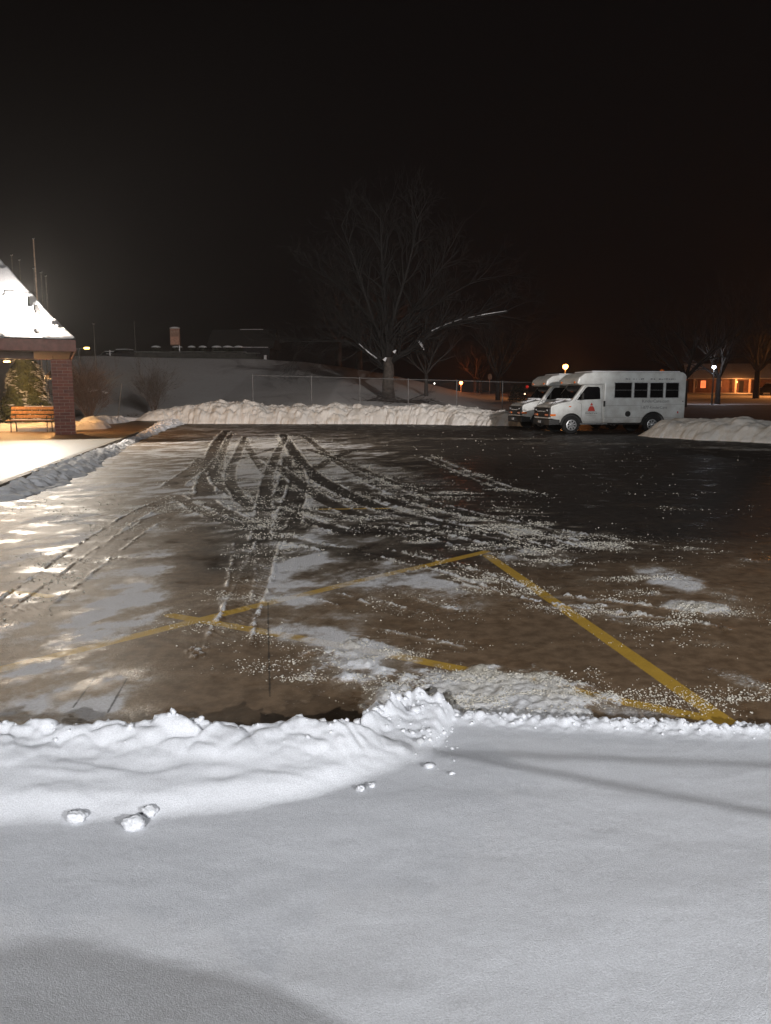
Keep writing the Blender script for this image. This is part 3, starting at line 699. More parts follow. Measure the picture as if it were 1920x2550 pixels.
# floodlight on the roof slope
L1 = Vector((-12.78, 27.72, 4.90))
fl = empty('roof_floodlight', (L1.x, L1.y + .1, L1.z - .35), label='blazing white floodlight mounted on the snowy canopy roof', cat='lamp')
q = MB(); q.tube([(0, .10, -.35), (0, .10, .20)], .03); q.build('bracket', M['iron'], fl)
q = MB(); q.box((0, .10, .33), (.46, .16, .30)); q.build('housing', M['iron'], fl, bevel=.02)
q = MB(); q.box((0, .012, .33), (.40, .014, .25)); q.build('lens', emit('flood_lens', (1, .97, .92), 60), fl)
# under-canopy lights
def ceiling_light(x, y_, label):
    t = empty('canopy_light', (x, y_, 3.14), label=label, cat='lamp', group='lights under the canopy')
    q = MB(); q.lathe([(.02, 0), (.16, 0), (.16, -.05), (.02, -.05)], 16); q.build('housing', M['iron'], t)
    q = MB(); q.lathe([(.14, -.052), (.12, -.09), (.02, -.10)], 16); q.build('lens', emit('canopy_lens', (1, .58, .22), 12), t)
ceiling_light(-15.9, 30.0, 'warm round ceiling light under the canopy in front of the bench')
ceiling_light(-16.6, 34.4, 'added warm ceiling light at the back of the canopy to light the evergreen')  # second lamp put in to reach the evergreen

def plight(name, loc_, W, col, rad=.1, spot=None, aim=None, blend=.5):
    d = bpy.data.lights.new(name, 'SPOT' if spot else 'POINT'); d.energy = W; d.color = col; d.shadow_soft_size = rad
    o = bpy.data.objects.new(name, d); COL.objects.link(o); o.location = loc_
    if spot:
        d.spot_size = R(spot); d.spot_blend = blend
        o.rotation_euler = (Vector(aim) - Vector(loc_)).to_track_quat('-Z', 'Y').to_euler()
    return o
pl_ = empty('added_pendant', (-13.3, 31.4, 2.45), label='added warm pendant hidden behind the brick pillar to tint the lot orange', cat='lamp')  # added lamp, kept hidden, to cast the orange patch on the lot
q = MB(); q.tube([(0, 0, .12), (0, 0, .70)], .012); q.build('rod', M['iron'], pl_)
q = MB(); q.lathe([(.36, -.20), (.33, -.06), (.10, .14), (.02, .17)], 18); q.build('shade', M['iron'], pl_)
q = MB(); q.lathe([(.03, .0), (.09, -.04), (.09, -.07), (.03, -.12)], 14); q.build('bulb', emit('bulb', (1, .55, .2), 8), pl_)
plight('warm_fill_side', (-13.3, 31.4, 2.29), 1700, (1, .50, .17), .12)
plight('flood_light', (L1.x, L1.y - .10, L1.z), 4300, (1, .89, .75), .12, 165, (L1.x + 9, L1.y - 10, L1.z - 2.0), 1.0)
plight('flood_spill', (L1.x, L1.y - .12, L1.z), 650, (1, .95, .88), .12)
plight('canopy_lamp_front', (-15.9, 30.0, 2.80), 430, (1, .50, .17), .12)
plight('evergreen_fill', (-16.6, 34.4, 2.80), 420, (1, .62, .28), .12)

# pole lamp behind the photographer
def pole_lamp(x, y_, z, label):
    t = empty('lot_lamp_post', (x, y_, 0.1), label=label, cat='lamp post', group='lamp posts behind the photographer')
    q = MB(); q.tube([(0, 0, 0), (0, 0, z - .05)], [.09, .055]); q.build('pole', M['iron'], t)
    q = MB(); q.box((0, .25, z), (.34, .5, .10)); q.build('lamp_head', M['iron'], t, bevel=.02)
    q = MB(); q.box((0, .30, z - .062), (.26, .34, .02)); q.build('lens', emit('led_lens', (.93, .96, 1), 60), t)
L3 = Vector((9.0, -7.6, 5.2))
pole_lamp(L3.x, L3.y - .3, L3.z + .1, 'tall lamp post right behind the photographer shining over the foreground snow')
plight('lot_lamp', L3, 5400, (.95, .97, 1), .015)
L3b = Vector((-3, -18, 8.4))
pole_lamp(L3b.x, L3b.y - .3, L3b.z + .1, 'lamp post straight behind the photographer lighting the near snow')
plight('lot_lamp_second', L3b, 16500, (.98, .985, 1), .10)
L4 = Vector((16, -1, 7.5))  # extra out-of-view spot, added to light the bus sides
pole_lamp(L4.x, L4.y - .3, L4.z + .1, 'added unseen lamp post further right behind the photographer to brighten the buses')
plight('bus_fill_lamp', L4, 800, (1, .97, .92), .2, 34, (15.5, 36, 1.5), .9)
L5 = Vector((12, -12, 9))  # added fill with no known source, lifts the dark hill
pole_lamp(L5.x, L5.y - .3, L5.z + .1, 'added unseen lamp post, the tallest, far behind the photographer to brighten the hill')
plight('hill_fill_lamp', L5, 105000, (1, .93, .88), .2, 31, (-16.5, 88, 7), .55)

# ------------------------------------------------------------ bench
bn = empty('park_bench', (-14.15, 31.0, .16), label='slatted wooden bench dusted with snow beside the brick pillar', cat='bench')
for k in range(3):
    q = MB(); a = R(-14); z = .60 + k * .165; y0 = .25 + k * .04
    q.box((0, y0, z), (1.84, .035, .125), M=Matrix.Rotation(a, 3, 'X')); q.build('back_slat', M['wood'], bn, bevel=.008)
q = MB(); 
for k in range(4): q.box((0, -.22 + k * .13, .45), (1.84, .115, .035))
q.build('seat', M['wood'], bn, bevel=.008)
for sx_ in (-.72, .72):
    q = MB(); q.tube([(sx_, -.24, 0), (sx_, -.20, .42)], .022); q.tube([(sx_, .24, 0), (sx_, .20, .45), (sx_, .37, 1.0)], .022)
    q.tube([(sx_, -.22, .42), (sx_, .22, .42)], .02); q.tube([(sx_, -.22, .42), (sx_, -.25, .62), (sx_, .24, .66)], .018); q.build('leg', M['iron'], bn)
q = MB(); q.box((.1, -.05, .485), (1.6, .40, .035)); q.box((.25, .33, 1.005), (1.3, .05, .03)); q.build('snow_dusting', M['snow'], bn, bevel=.015)

# ------------------------------------------------------------ vegetation
def branch_tree(mb, p, d, L, r, lev, rnd, spread=.5, up=.15, kids=(3, 5), seg=4, snowmb=None, minr=.004):
    pts = [Vector(p)]; dd_ = Vector(d).normalized(); rad = [r]
    for i in range(seg):
        dd_ = (dd_ + Vector((rnd.uniform(-1, 1), rnd.uniform(-1, 1), rnd.uniform(-1, 1))) * .16 + Vector((0, 0, up * .25))).normalized()
        pts.append(pts[-1] + dd_ * L / seg); rad.append(max(r * (1 - .72 * (i + 1) / seg), minr * .6))
    mb.tube(pts, rad, 5 if lev > 1 else 3, cap=False)
    if lev <= 0: return
    for k in range(rnd.randint(*kids)):
        t = rnd.uniform(.25, 1); i = min(int(t * seg), seg - 1); q0 = pts[i].lerp(pts[i + 1], t * seg - i)
        base_d = (pts[i + 1] - pts[i]).normalized()
        ax_ = Vector((rnd.uniform(-1, 1), rnd.uniform(-1, 1), rnd.uniform(-1, 1)))
        side = (ax_ - base_d * ax_.dot(base_d)).normalized()
        nd = (base_d + side * rnd.uniform(spread, spread * 2.2)).normalized()
        branch_tree(mb, q0, nd, L * rnd.uniform(.5, .75), max(rad[i] * rnd.uniform(.5, .68), minr), lev - 1, rnd, spread, up, kids, seg, None, minr)
def bare_tree(x, y_, h, tr_, seed, label, group=None, m=None, name='bare_tree', lev=4, lean=0):
    rnd = random.Random(seed); z = float(T(x, y_)) - .05
    t = empty(name, (x, y_, z), label=label, cat='tree', group=group)
    tk = MB(); f_ = h * .22
    tk.tube([(0, 0, -.15), (0, 0, .1), (lean * .1, 0, f_ * .5), (lean * .2, 0, f_)], [tr_ * 1.5, tr_ * 1.1, tr_ * .95, tr_ * .9], 10)
    tk.build('trunk', m or M['bark_dark'], t, smooth=True)
    cr = MB(); a0 = rnd.uniform(0, 6)
    for k in range(6):
        a = a0 + k * 1.07; el = .55 + .6 * rnd.random() if k else 2.5
        branch_tree(cr, (lean * .2, 0, f_ - .05 * k * 0), (math.cos(a), math.sin(a), el), h * rnd.uniform(.32, .45), tr_ * .6, lev, rnd, .42, .3, (3, 5))
    cr.build('crown', m or M['bark_dark'], t, smooth=True)
    return t
# the big tree, limbs surveyed
BY = 56.
base = P(968, 990, BY); bz = float(T(base.x, BY)) - .1
t = empty('bare_tree', (base.x, BY, bz), label='big bare spreading tree with snow on its low limbs, behind the chain-link fence', cat='tree')
def bp(px, py, dy=0): return P(px, py, BY + dy) - Vector((base.x, BY, bz))
tk = MB(); tk.tube([Vector((0, 0, -.2)), Vector((0, 0, .15)), bp(966, 960), bp(968, 925), bp(966, 890)], [.75, .50, .42, .40, .34], 12); tk.build('trunk', M['bark'], t, smooth=True)
cr = MB(); rnd = random.Random(3)
limbs = [([(966, 895), (966, 840), (960, 780), (955, 700), (950, 620), (948, 545)], 0, .24), ([(960, 925), (940, 895), (915, 878), (893, 858), (870, 830)], -2, .13),
         ([(972, 905), (1000, 880), (1040, 862), (1075, 828), (1120, 808), (1160, 795), (1265, 777)], -3, .17), ([(960, 890), (945, 850), (915, 790), (880, 740), (830, 700), (770, 665)], 2, .17),
         ([(970, 880), (1000, 820), (1030, 770), (1065, 720), (1090, 670), (1130, 600)], 2.5, .17), ([(962, 870), (930, 800), (905, 720), (880, 640), (850, 560)], -1.5, .15),
         ([(968, 850), (985, 770), (1010, 690), (1030, 610), (1040, 540)], -1, .15), ([(958, 900), (920, 870), (850, 850), (780, 850), (700, 850)], 3, .12),
         ([(968, 870), (1040, 790), (1110, 740), (1200, 690)], 2, .12)]
for pts, dy, r0 in limbs:
    n_ = len(pts); V_ = [bp(px, py, dy * i / (n_ - 1)) for i, (px, py) in enumerate(pts)]; rr = [r0 * (1 - .8 * i / (n_ - 1)) for i in range(n_)]
    cr.tube(V_, rr, 8)
    for i in range(1, n_):
        for k in range(5):
            q0 = V_[i - 1].lerp(V_[i], rnd.random()); bd = (V_[i] - V_[i - 1]).normalized()
            ax_ = Vector((rnd.uniform(-1, 1), rnd.uniform(-1, 1), rnd.uniform(-.6, 1))); nd = (bd + ax_ * .8).normalized()
            branch_tree(cr, q0, nd, rnd.uniform(1.3, 2.9), rr[i] * .5 + .018, 3 if i > 1 else 2, rnd, .45, .1, (3, 4), 4, None, .008)
def snow_on(pts, dy0, dy1, r):
    n_ = len(pts); snb = MB(); snb.tube([bp(px, py, dy0 + (dy1 - dy0) * i / (n_ - 1)) + Vector((0, -.05, .05)) for i, (px, py) in enumerate(pts)], [r] + [r * .9] * (n_ - 2) + [r * .4], 6); snb.build('snow_cap', M['snow'], t, smooth=True)
snow_on([(938, 894), (915, 877), (894, 858)], -.6, -1.6, .05); snow_on([(1075, 826), (1120, 806), (1150, 796)], -1.5, -2.1, .055); snow_on([(1165, 793), (1210, 784), (1262, 776)], -2.3, -3, .028)
snow_on([(1042, 850), (1050, 862), (1056, 873)], -1.2, -1.2, .09); snow_on([(956, 900), (962, 892)], -.5, -.5, .14); snow_on([(980, 880), (986, 874)], -.5, -.5, .13)
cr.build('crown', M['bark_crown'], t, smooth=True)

for px, Y_, h, r_t, sd_, lab in [(1695, 60, 10, .24, 1, 'bare tree standing just behind the rear end of the near bus'),
                            (1778, 66, 10, .22, 2, 'bare forked tree on the snow below the white globe lamp'),
                            (1872, 82, 13, .30, 5, 'bare thick-trunked tree in front of the right end of the house'),
                            (2010, 60, 12, .28, 8, 'bare tree reaching its long snowy limb in from the right edge'),
                            (1237, 68, 9, .22, 12, 'dark bare tree on the orange-lit snow left of the buses'),
                            (1060, 62, 8, .16, 14, 'slim dark tree just right of the big bare tree'),
                            (1180, 100, 9, .2, 15, 'distant thin bare tree right of the orange lamp'),
                            (1193, 105, 8, .2, 16, 'second distant thin bare tree right of the orange lamp'),
                            (895, 92, 14, .4, 17, 'dim bare tree on the hill crest left of the big tree'),
                            (845, 96, 14, .4, 18, 'dimmest bare tree on the hill crest, farthest left of the big tree')]:
    x_ = (px - 960) / F * Y_ * 1.0
    bare_tree(x_, Y_, h, r_t, sd_, lab, 'bare trees round the lot', lev=3 if Y_ > 85 else 4)

def twig_shrub(px, Y_, h, wdt_, n_, seed, label, m, lev=2, r0=.012, snowy=False):
    x_ = (px - 960) / F * Y_; z = float(T(x_, Y_)) - .03; rnd = random.Random(seed)
    t = empty('bare_shrub', (x_, Y_, z), label=label, cat='shrub'); q = MB()
    for k in range(n_):
        a = rnd.uniform(0, 6.28); e = rnd.uniform(.1, 1) ** .7 * wdt_ / h
        branch_tree(q, (math.cos(a) * .12 * rnd.random(), math.sin(a) * .12 * rnd.random(), 0), (math.cos(a) * e, math.sin(a) * e, 1), h * rnd.uniform(.55, .9), r0, lev, rnd, .35, .1, (3, 5), 4, None, .005)
    q.build('branches', m, t)
    if snowy:
        q = MB()
        for k in range(26): 
            a = rnd.uniform(-.9, .9); q.tube([(a, rnd.uniform(-.5, .2), h * .74 + rnd.uniform(-.15, .12) - a * a * .3), (a + rnd.uniform(.1, .3), rnd.uniform(-.5, .2), h * .76 - a * a * .3)], [.03, .012], 5)
        q.build('snow_caps', M['snow'], t, smooth=True)
    return t
twig_shrub(388, 52, 2.7, .85, 22, 4, 'upright leafless shrub with fanning twigs on the snow left of the bank', M['twig'], 3, .016)
twig_shrub(228, 43, 2.3, 1.5, 60, 9, 'dense rounded brown shrub with a little snow, right of the brick pillar', M['twig_red'], 3, .014, True)
twig_shrub(335, 51, .35, 2.4, 14, 10, 'low flattened dark twigs poking through the snow by the thin stake', M['twig'], 1, .01)

# conical evergreen
def leaf_cloud(name, fnpos, n_, size, m, parent, seed):
    rg = np.random.default_rng(seed); V = []; 
    p, nrm = fnpos(n_, rg)
    a = rg.normal(size=(n_, 3)); a -= nrm * (a * nrm).sum(1, keepdims=True); a /= np.linalg.norm(a, axis=1, keepdims=True)
    tlt = rg.normal(size=(n_, 3)) * .45; nn_ = nrm + tlt; nn_ /= np.linalg.norm(nn_, axis=1, keepdims=True)
    b = np.cross(nn_, a); s = size * rg.uniform(.6, 1.4, (n_, 1))
    V = np.stack([p - a * s, p - b * s * .35, p + a * s, p + b * s * .35], 1).reshape(-1, 3)
    Fc = np.arange(n_ * 4).reshape(-1, 4); o = tri_mesh(name, V, Fc, m); o.parent = parent; return o
M['needle'] = mat('needle_green', (.085, .10, .035), .7, .5, 5, 0)
M['needle_dark'] = mat('needle_dark', (.03, .035, .02), .7, .5, 5, 0)
ec = empty('conical_evergreen', (-17.9, 38.9, .2), label='conical evergreen shrub with snow on its boughs behind the bench', cat='shrub')
def cone(h, w_):
    def f_(n_, rg):
        t = rg.random(n_) ** 1.1; a = rg.uniform(0, 6.283, n_); lumpy = .75 + .5 * vn(a * 2.2 + t * 9, t * 7, 5)
        r = w_ * (1 - t) ** .62 * lumpy * (.6 + .4 * rg.random(n_) ** .4) + .08
        p = np.stack([r * np.cos(a), r * np.sin(a), .1 + t * h], 1); nr = np.stack([np.cos(a), np.sin(a), .5 + 0 * a], 1)
        return p, nr / np.linalg.norm(nr, axis=1, keepdims=True)
    return f_
leaf_cloud('foliage', cone(3.5, 1.25), 9000, .10, M['needle'], ec, 1)
def cone_s(h, w_):
    g0 = cone(h, w_)
    def f_(n_, rg):
        p, nr = g0(n_ * 4, rg); k = vn(p[:, 0] * 3.2 + 5, p[:, 2] * 3.2 + p[:, 1] * 2, 8) > .60; p, nr = p[k][:n_], nr[k][:n_]
        while len(p) < n_: p = np.concatenate([p, p])[:n_]; nr = np.concatenate([nr, nr])[:n_]
        p = p + nr * .08 + np.array([0, 0, .03]); nr = nr * .4 + np.array([0, 0, 1.]); return p, nr / np.linalg.norm(nr, axis=1, keepdims=True)
    return f_
leaf_cloud('snow_caps', cone_s(3.5, 1.25), 1500, .11, M['snow'], ec, 2)
q = MB(); q.tube([(0, 0, 0), (0, 0, 2.6)], [.09, .03]); q.build('trunk', M['bark_dark'], ec)
def round_shrub(x_, y_, r, h, label, seed, cap=True, grp=None, z=None, name='clipped_shrub'):
    z = float(T(x_, y_)) if z is None else z
    t = empty(name, (x_, y_, z), label=label, cat='shrub', group=grp)
    def f_(n_, rg):
        u = rg.normal(size=(n_, 3)); u /= np.linalg.norm(u, axis=1, keepdims=True); u[:, 2] = np.abs(u[:, 2])
        k = (.85 + .25 * vn(u[:, 0] * 3 + seed, u[:, 1] * 3 + u[:, 2], seed)) * (.75 + .25 * rg.random(n_))
        return u * np.array([r, r, h]) * k[:, None] + np.array([0, 0, .05]), u
    leaf_cloud('foliage', f_, 1600, .10 * r, M['needle_dark'], t, seed)
    if cap:
        q = MB(); q.lathe([(r * .70, h * .93), (r * .66, h * .99), (r * .42, h * 1.06), (r * .10, h * 1.10)], 14); q.build('snow_cap', M['snow'], t, smooth=True)
    return t
round_shrub(-18.6, 34.3, .9, .95, 'dark low round shrub half hidden at the left end of the bench', 21, False)
bare_like = round_shrub((1287 - 960) / F * 66, 66, .95, 1.5, 'dark round bush beside the red light left of the buses', 22, False, name='round_bush')

# clipped shrubs on the terrace and the wall
TYW = 90.
rw = empty('retaining_wall', (-21.7, TYW, 5.4), label='long low dark retaining wall topped with snow on the hill crest', cat='wall')
q = MB(); q.box((0, 0, .50), (13.8, .35, 1.1)); q.box((7.2, .02, .25), (.6, .30, .7)); q.build('wall_face', mat('wall_stone', (.05, .05, .045), .9, .4, 3, .5), rw)
xs = np.linspace(-7, 7.3, 120); yy_ = np.linspace(-.35, .45, 5); WX, WY = np.meshgrid(xs, yy_)
grid_mesh('snow_cap', WX, WY, 1.04 + .10 * fbm(WX * .6, WY, 7, 3) + .06 * (np.abs(WY) < .3) - .12 * (WX > 5.8), M['snow'], rw)
for i, (px, wd_) in enumerate([(400, 34), (452, 36), (487, 28), (514, 30), (548, 36), (575, 36), (602, 34)]):
    x_ = (px - 960) / F * 93; r = wd_ / F * 93 / 2
    labs = ['snow-capped clipped shrub left of the brick sign on the terrace', 'snow-capped clipped shrub directly beneath the brick sign', 'snow-capped clipped shrub, first one right of the brick sign',
            'snow-capped clipped shrub, second one right of the brick sign', 'snow-capped clipped shrub at the left end of the joined row', 'snow-capped clipped shrub in the middle of the joined row', 'snow-capped clipped shrub at the right end of the terrace row']
    round_shrub(x_, 93, r, 1.35, labs[i], 40 + i, True, 'clipped shrubs on the terrace', z=5.95)
ms = empty('monument_sign', (P(437, 863, 91.5).x, 91.5, 5.9), label='upright brick-coloured sign box with a snow cap above the terrace wall', cat='sign')
q = MB(); q.box((-.0, 0, 2.4), (1.1, .35, 1.9)); q.build('sign_panel', mat('sign_brick', (.30, .17, .12), .8, .3, 6, .3), ms, bevel=.03)
q = MB(); q.box((0, -.19, 2.02), (.98, .03, .85)); q.build('lit_lower_face', mat('sign_face_lit', (.50, .27, .19), .8, .2, 6, .2), ms)  # orange lighting on the lower half put into this lighter face colour
rm_ = mat('sign_relief', (.36, .24, .18), .8, .2, 6, .2)
for k in range(3): q = MB(); q.box((-.32 + k * .32, -.19, 2.95), (.2, .03, .22)); q.build('relief', rm_, ms)
q = MB(); q.tube([(.45, 0, 0), (.45, 0, 1.5)], .08); q.build('post', M['galv'], ms)
q = MB(); q.lathe([(.62, 0), (.62, .06), (.35, .17), (.05, .20)], 12, (0, 0, 3.36)); q.build('snow_cap', M['snow'], ms, smooth=True)
q = empty('stone_post', (P(661, 895, 90).x, 90, 4.9), label='short pale post at the right end of the terrace wall', cat='post')
b = MB(); b.box((0, 0, .5), (.3, .3, 1.3)); b.build('shaft', M['galv'], q, bevel=.02); b = MB(); b.lathe([(.2, 0), (.2, .06), (.05, .12)], 10, (0, 0, 1.15)); b.build('snow_cap', M['snow'], q)
# dark house beyond the terrace
hs = empty('house', (-20, 112, 5.2), label='dark low house behind the terrace with thin lines of snow on its roof edges', cat='house')
q = MB(); q.box((0, 0, 1.4), (8, 7, 2.8)); q.build('wall', mat('house_dark', (.03, .03, .035), .9, .3, 3, .1), hs)
q = MB(); q.add([(-4.6, -4.2, 2.8), (4.6, -4.2, 2.8), (4.6, 4.2, 2.8), (-4.6, 4.2, 2.8), (-4.6, 0, 5.6), (4.6, 0, 5.6)], [(0, 1, 5, 4), (2, 3, 4, 5), (0, 4, 3), (1, 2, 5), (0, 3, 2, 1)]); q.build('roof', M['shingle'], hs)
q = MB(); q.box((.8, -4.15, 2.92), (6.2, .3, .08)); q.build('eave_snow', M['snow'], hs); q = MB(); q.box((1, 0, 5.65), (3.2, .3, .07)); q.build('ridge_snow', M['snow'], hs)

# things left on the skyline: parked cars by the lit orange patch
def small_car(x_, y_, z, rz_, label, body_m, grp=None, tail=False):
    t = empty('parked_car', (x_, y_, z), rz_, label=label, cat='car', group=grp)
    q = MB(); q.prism([(-2.1, .3), (2.1, .3), (2.15, .75), (1.2, .92), (.6, 1.40), (-1.1, 1.42), (-1.7, .98), (-2.15, .9)], -.85, .85); q.build('body', body_m, t, bevel=.08)
    q = MB(); q.prism([(1.05, .95), (.55, 1.34), (-1.02, 1.36), (-1.5, .98)], -.86, .86); q.build('windows', M['glass'], t)
    for sx_ in (-1.3, 1.3):
        for sy_ in (-.78, .78):
            q = MB(); q.lathe([(.1, -.1), (.31, -.1), (.31, .1), (.1, .1)], 14, (sx_, sy_, .31), Matrix.Rotation(R(90), 3, 'X')); q.build('wheel', M['rubber'], t)
    q = MB(); q.box((-.2, 0, 1.45), (1.6, 1.5, .10)); q.build('roof_snow', M['snow'], t, bevel=.04); q = MB(); q.box((1.6, 0, .93), (.8, 1.4, .07)); q.build('hood_snow', M['snow'], t, bevel=.03)
    return t
M['car_dark'] = mat('car_dark', (.03, .03, .035), .35, .2, 3, 0, coat=.3)
small_car(-36.0, 104, 5.85, .2, 'snow-dusted car on the hill crest, left one of the pair near the yellow lamp', M['car_dark'], 'cars parked on the hill crest')
small_car(-33.0, 99, 5.85, 2.9, 'snow-dusted car on the hill crest, right one lit orange on its side', M['car_dark'], 'cars parked on the hill crest')
q = MB(); q.tube([(0, 0, 0), (0, 0, 1.1)], .09); q.build('bollard_shaft', M['galv']).name = 'bollard'
o = bpy.data.objects['bollard']; o.location = (P(274, 885, 96).x, 96, float(T(P(274, 885, 96).x, 96))); tag(o, 'short pale post beside the cars on the hill crest', 'post')

# thin poles behind the canopy roof
def ball_pole(px, topy, Y_, label, r=.035, ball=.09):
    pt = P(px, topy, Y_); z = float(T(pt.x, Y_)); t = empty('flagpole', (pt.x, Y_, z), label=label, cat='pole', group='ball-topped poles behind the canopy')
    q = MB(); q.tube([(0, 0, -.2), (0, 0, pt.z - z)], [r * 1.5, r * .8], 8); q.build('shaft', M['pole_pale'] if topy < 600 else M['pole_dim'], t)
    import bmesh
    bm = bmesh.new(); bmesh.ops.create_uvsphere(bm, u_segments=12, v_segments=8, radius=ball); me = bpy.data.meshes.new('finial'); bm.to_mesh(me); bm.free(); me.materials.append(M['chrome'])
    o = link(bpy.data.objects.new('finial', me), t); o.location = (0, 0, pt.z - z + ball * .8)
for px, ty, lab in [(83, 596, 'tallest ball-topped pole rising behind the canopy roof'), (84, 670, 'ball-topped pole directly in front of the tallest one'), (102, 680, 'short ball-topped pole just right of the tallest one'),
                    (114, 689, 'shortest and rightmost ball-topped pole by the roof edge'), (48, 649, 'ball-topped pole showing above the roof slope, left of the tallest'), (29, 637, 'leftmost ball-topped pole barely above the roof slope')]:
    ball_pole(px, ty, 44 + (px % 7) * .6, lab, .05 if ty == 596 else .035, .07)
ball_pole(233, 808, 70, 'faint lone ball-topped pole on the slope right of the canopy', .05, .1)
ball_pole(334, 800, 100, 'faintest thin pole far off left of the terrace wall', .05, .05)
# yellow lamp on an arm right of the fascia
yl = empty('arm_lamp', (P(196, 870, 75).x, 75, float(T(P(196, 870, 75).x, 75))), label='yellow lamp on a long thin arm just right of the canopy fascia', cat='lamp')
zt = P(216, 867, 75).z - yl.location.z; x1 = P(216, 867, 75).x - yl.location.x
q = MB(); q.tube([(0, 0, -.1), (0, 0, zt)], .07); q.build('pole', M['iron'], yl); q = MB(); q.tube([(-.6, 0, zt - .1), (x1, 0, zt)], .035); q.build('arm', M['galv'], yl)
q = MB(); q.box((x1, 0, zt), (.5, .2, .17)); q.build('lamp_head', emit('yellow_lamp', (1, .62, .15), 9), yl, bevel=.05)
# marker stake
st = P(303, 955, 37.5); sb = P(293, 1042, 37.5)
q = MB(); q.tube([sb - Vector((0, 0, .1)), st], [.022, .016], 8)
o = q.build('marker_stake', M['iron']); tag(o, 'thin dark leaning stake stuck in the snow between the two shrubs', 'stake')

# ------------------------------------------------------------ chain-link fence
FYc = 50.
fc = empty('chain_link_fence', (3, FYc, .3), label='tall galvanised chain-link fence behind the far snow bank', cat='fence')
def fz(px, py): return P(px, py, FYc).z
ftop = lambda x_: np.interp(x_, [-8.5, -4.7, 4.6, 7.5, 16], [fz(640, 935), fz(778, 938), fz(1135, 948), fz(1248, 951), fz(1500, 958)])
fpost = [(-8.5), (-4.74), (-1.64), (1.46), (4.56), (7.5), (10.6), (13.6)]
for i, x_ in enumerate(fpost):
    zt = float(ftop(x_)); q = MB(); q.tube([(x_ - 3, 0, float(T(x_, FYc)) - .5), (x_ - 3, 0, zt - .3 + .06)], .030, 8); q.build('post', M['fence_zinc'], fc)
q = MB(); q.tube([(x_ - 3, 0, float(ftop(x_)) - .3) for x_ in fpost], .018, 6); q.build('top_rail', M['fence_zinc'], fc)
q = MB(); step = .11
x_ = fpost[0]
while x_ < fpost[-1]:
    for s_ in (-1, 1):
        H_ = 2.3; xe = x_ + s_ * H_
        z1 = float(ftop(x_)) - .3
        if fpost[0] < xe < fpost[-1]: q.tube([(x_ - 3, 0.03 * s_, z1), (xe - 3, .03 * s_, z1 - H_)], .0016, 3, cap=False)
    x_ += step
q.build('mesh_wire', mat('wire', (.08, .08, .08), .6, .2, 10, 0), fc)
q = MB(); q.box((0, .35, 0), (0.01, .01, .01))
# fallen branches round the big tree
rnd = random.Random(44)
for k, (px, py, lab, L) in enumerate([(1010, 985, 'fallen dark branch lying right of the big tree trunk', 3.0), (1060, 1000, 'longer fallen branch tangle on the slope right of the big tree', 3.4), (935, 992, 'short fallen branch left of the big tree trunk', 1.6)]):
    x_ = (px - 960) / F * 54; t = empty('fallen_branch', (x_, 54, float(T(x_, 54)) + .1), label=lab, cat='branch', group='fallen branches round the big tree')
    q = MB()
    for j in range(4): branch_tree(q, (rnd.uniform(-.4, .4), rnd.uniform(-.3, .3), .05), (rnd.choice([-1, 1]) * 1, rnd.uniform(-.2, .2), rnd.uniform(.0, .30)), L * rnd.uniform(.6, 1), .05, 2, rnd, .25, -.05, (3, 4))
    q.build('wood', M['bark_dark'], t)

# ------------------------------------------------------------ street lamps and far lights
def street_lamp(px, py, Y_, label, col, W, em, r=.2, arm=False, rad=.2):
    p = P(px, py, Y_); z = float(T(p.x, Y_)); t = empty('street_lamp', (p.x, Y_, z), label=label, cat='street lamp', group='lit street lamps')
    hgt = p.z - z
    q = MB(); q.tube([(.0, .0, -.1), (0, 0, hgt - r * .9)], [.08, .05]); q.build('pole', M['iron'], t)
    q = MB(); q.lathe([(r * .3, -r), (r * .8, -r * .6), (r, 0), (r * .8, r * .6), (r * .3, r)], 16, (0, 0, hgt)); q.build('globe', emit('lamp_globe', col, em), t, smooth=True)
    q = MB(); q.lathe([(r * .9, r * .62), (r * .5, r * 1.1), (.03, r * 1.35)], 16, (0, 0, hgt)); q.build('cap', M['iron'], t, smooth=True)
    plight('street_light', (p.x, Y_ - r * 1.6, p.z - .05), W, col, rad)
    return t
ORG = (1, .30, .06)
street_lamp(1408, 913, 74, 'orange street lamp glowing above the roof of the near bus', (1, .34, .09), 1000, 14, .26)
street_lamp(1148, 953, 96, 'small orange street lamp right of the fence post by the hill foot', (1, .24, .07), 900, 14, .22)
street_lamp(1778, 914, 64.5, 'white globe lamp in front of the bare forked tree', (.8, .88, 1), 120, 16, .15)
def lamp_no_obj(px, py, Y_, W, col): return plight('house_glow', P(px, py, Y_), W, col, .3)

# small red signal posts / sign left of the buses
def low_signal(px, py, Y_, label, col, em, r):
    p = P(px, py, Y_); z = float(T(p.x, Y_)); t = empty('marker_light', (p.x, Y_, z), label=label, cat='light', group='small lights left of the buses')
    q = MB(); q.tube([(0, 0, -.1), (0, 0, p.z - z - r)], .03); q.build('post', M['iron'], t)
    q = MB(); q.lathe([(r * .5, -r), (r, -r * .4), (r, r * .4), (r * .5, r)], 12, (0, 0, p.z - z)); q.build('lens', emit('marker_lens', col, em), t, smooth=True)
low_signal(1313, 963, 64, 'dull red round light above the dark bush left of the buses', (.8, .03, .02), .35, .12)
low_signal(1307, 981, 62, 'tiny bright light low beside the hood of the far bus', (1, .55, .35), 4, .06)
low_signal(1082, 955, 120, 'tiny white light on the hill between the fence posts', (1, .95, .85), 6, .10)
p = P(1220, 938, 90); z = float(T(p.x, 90)); t = empty('road_sign', (p.x, 90, z), label='pale rounded road sign seen above the fence rail', cat='sign')
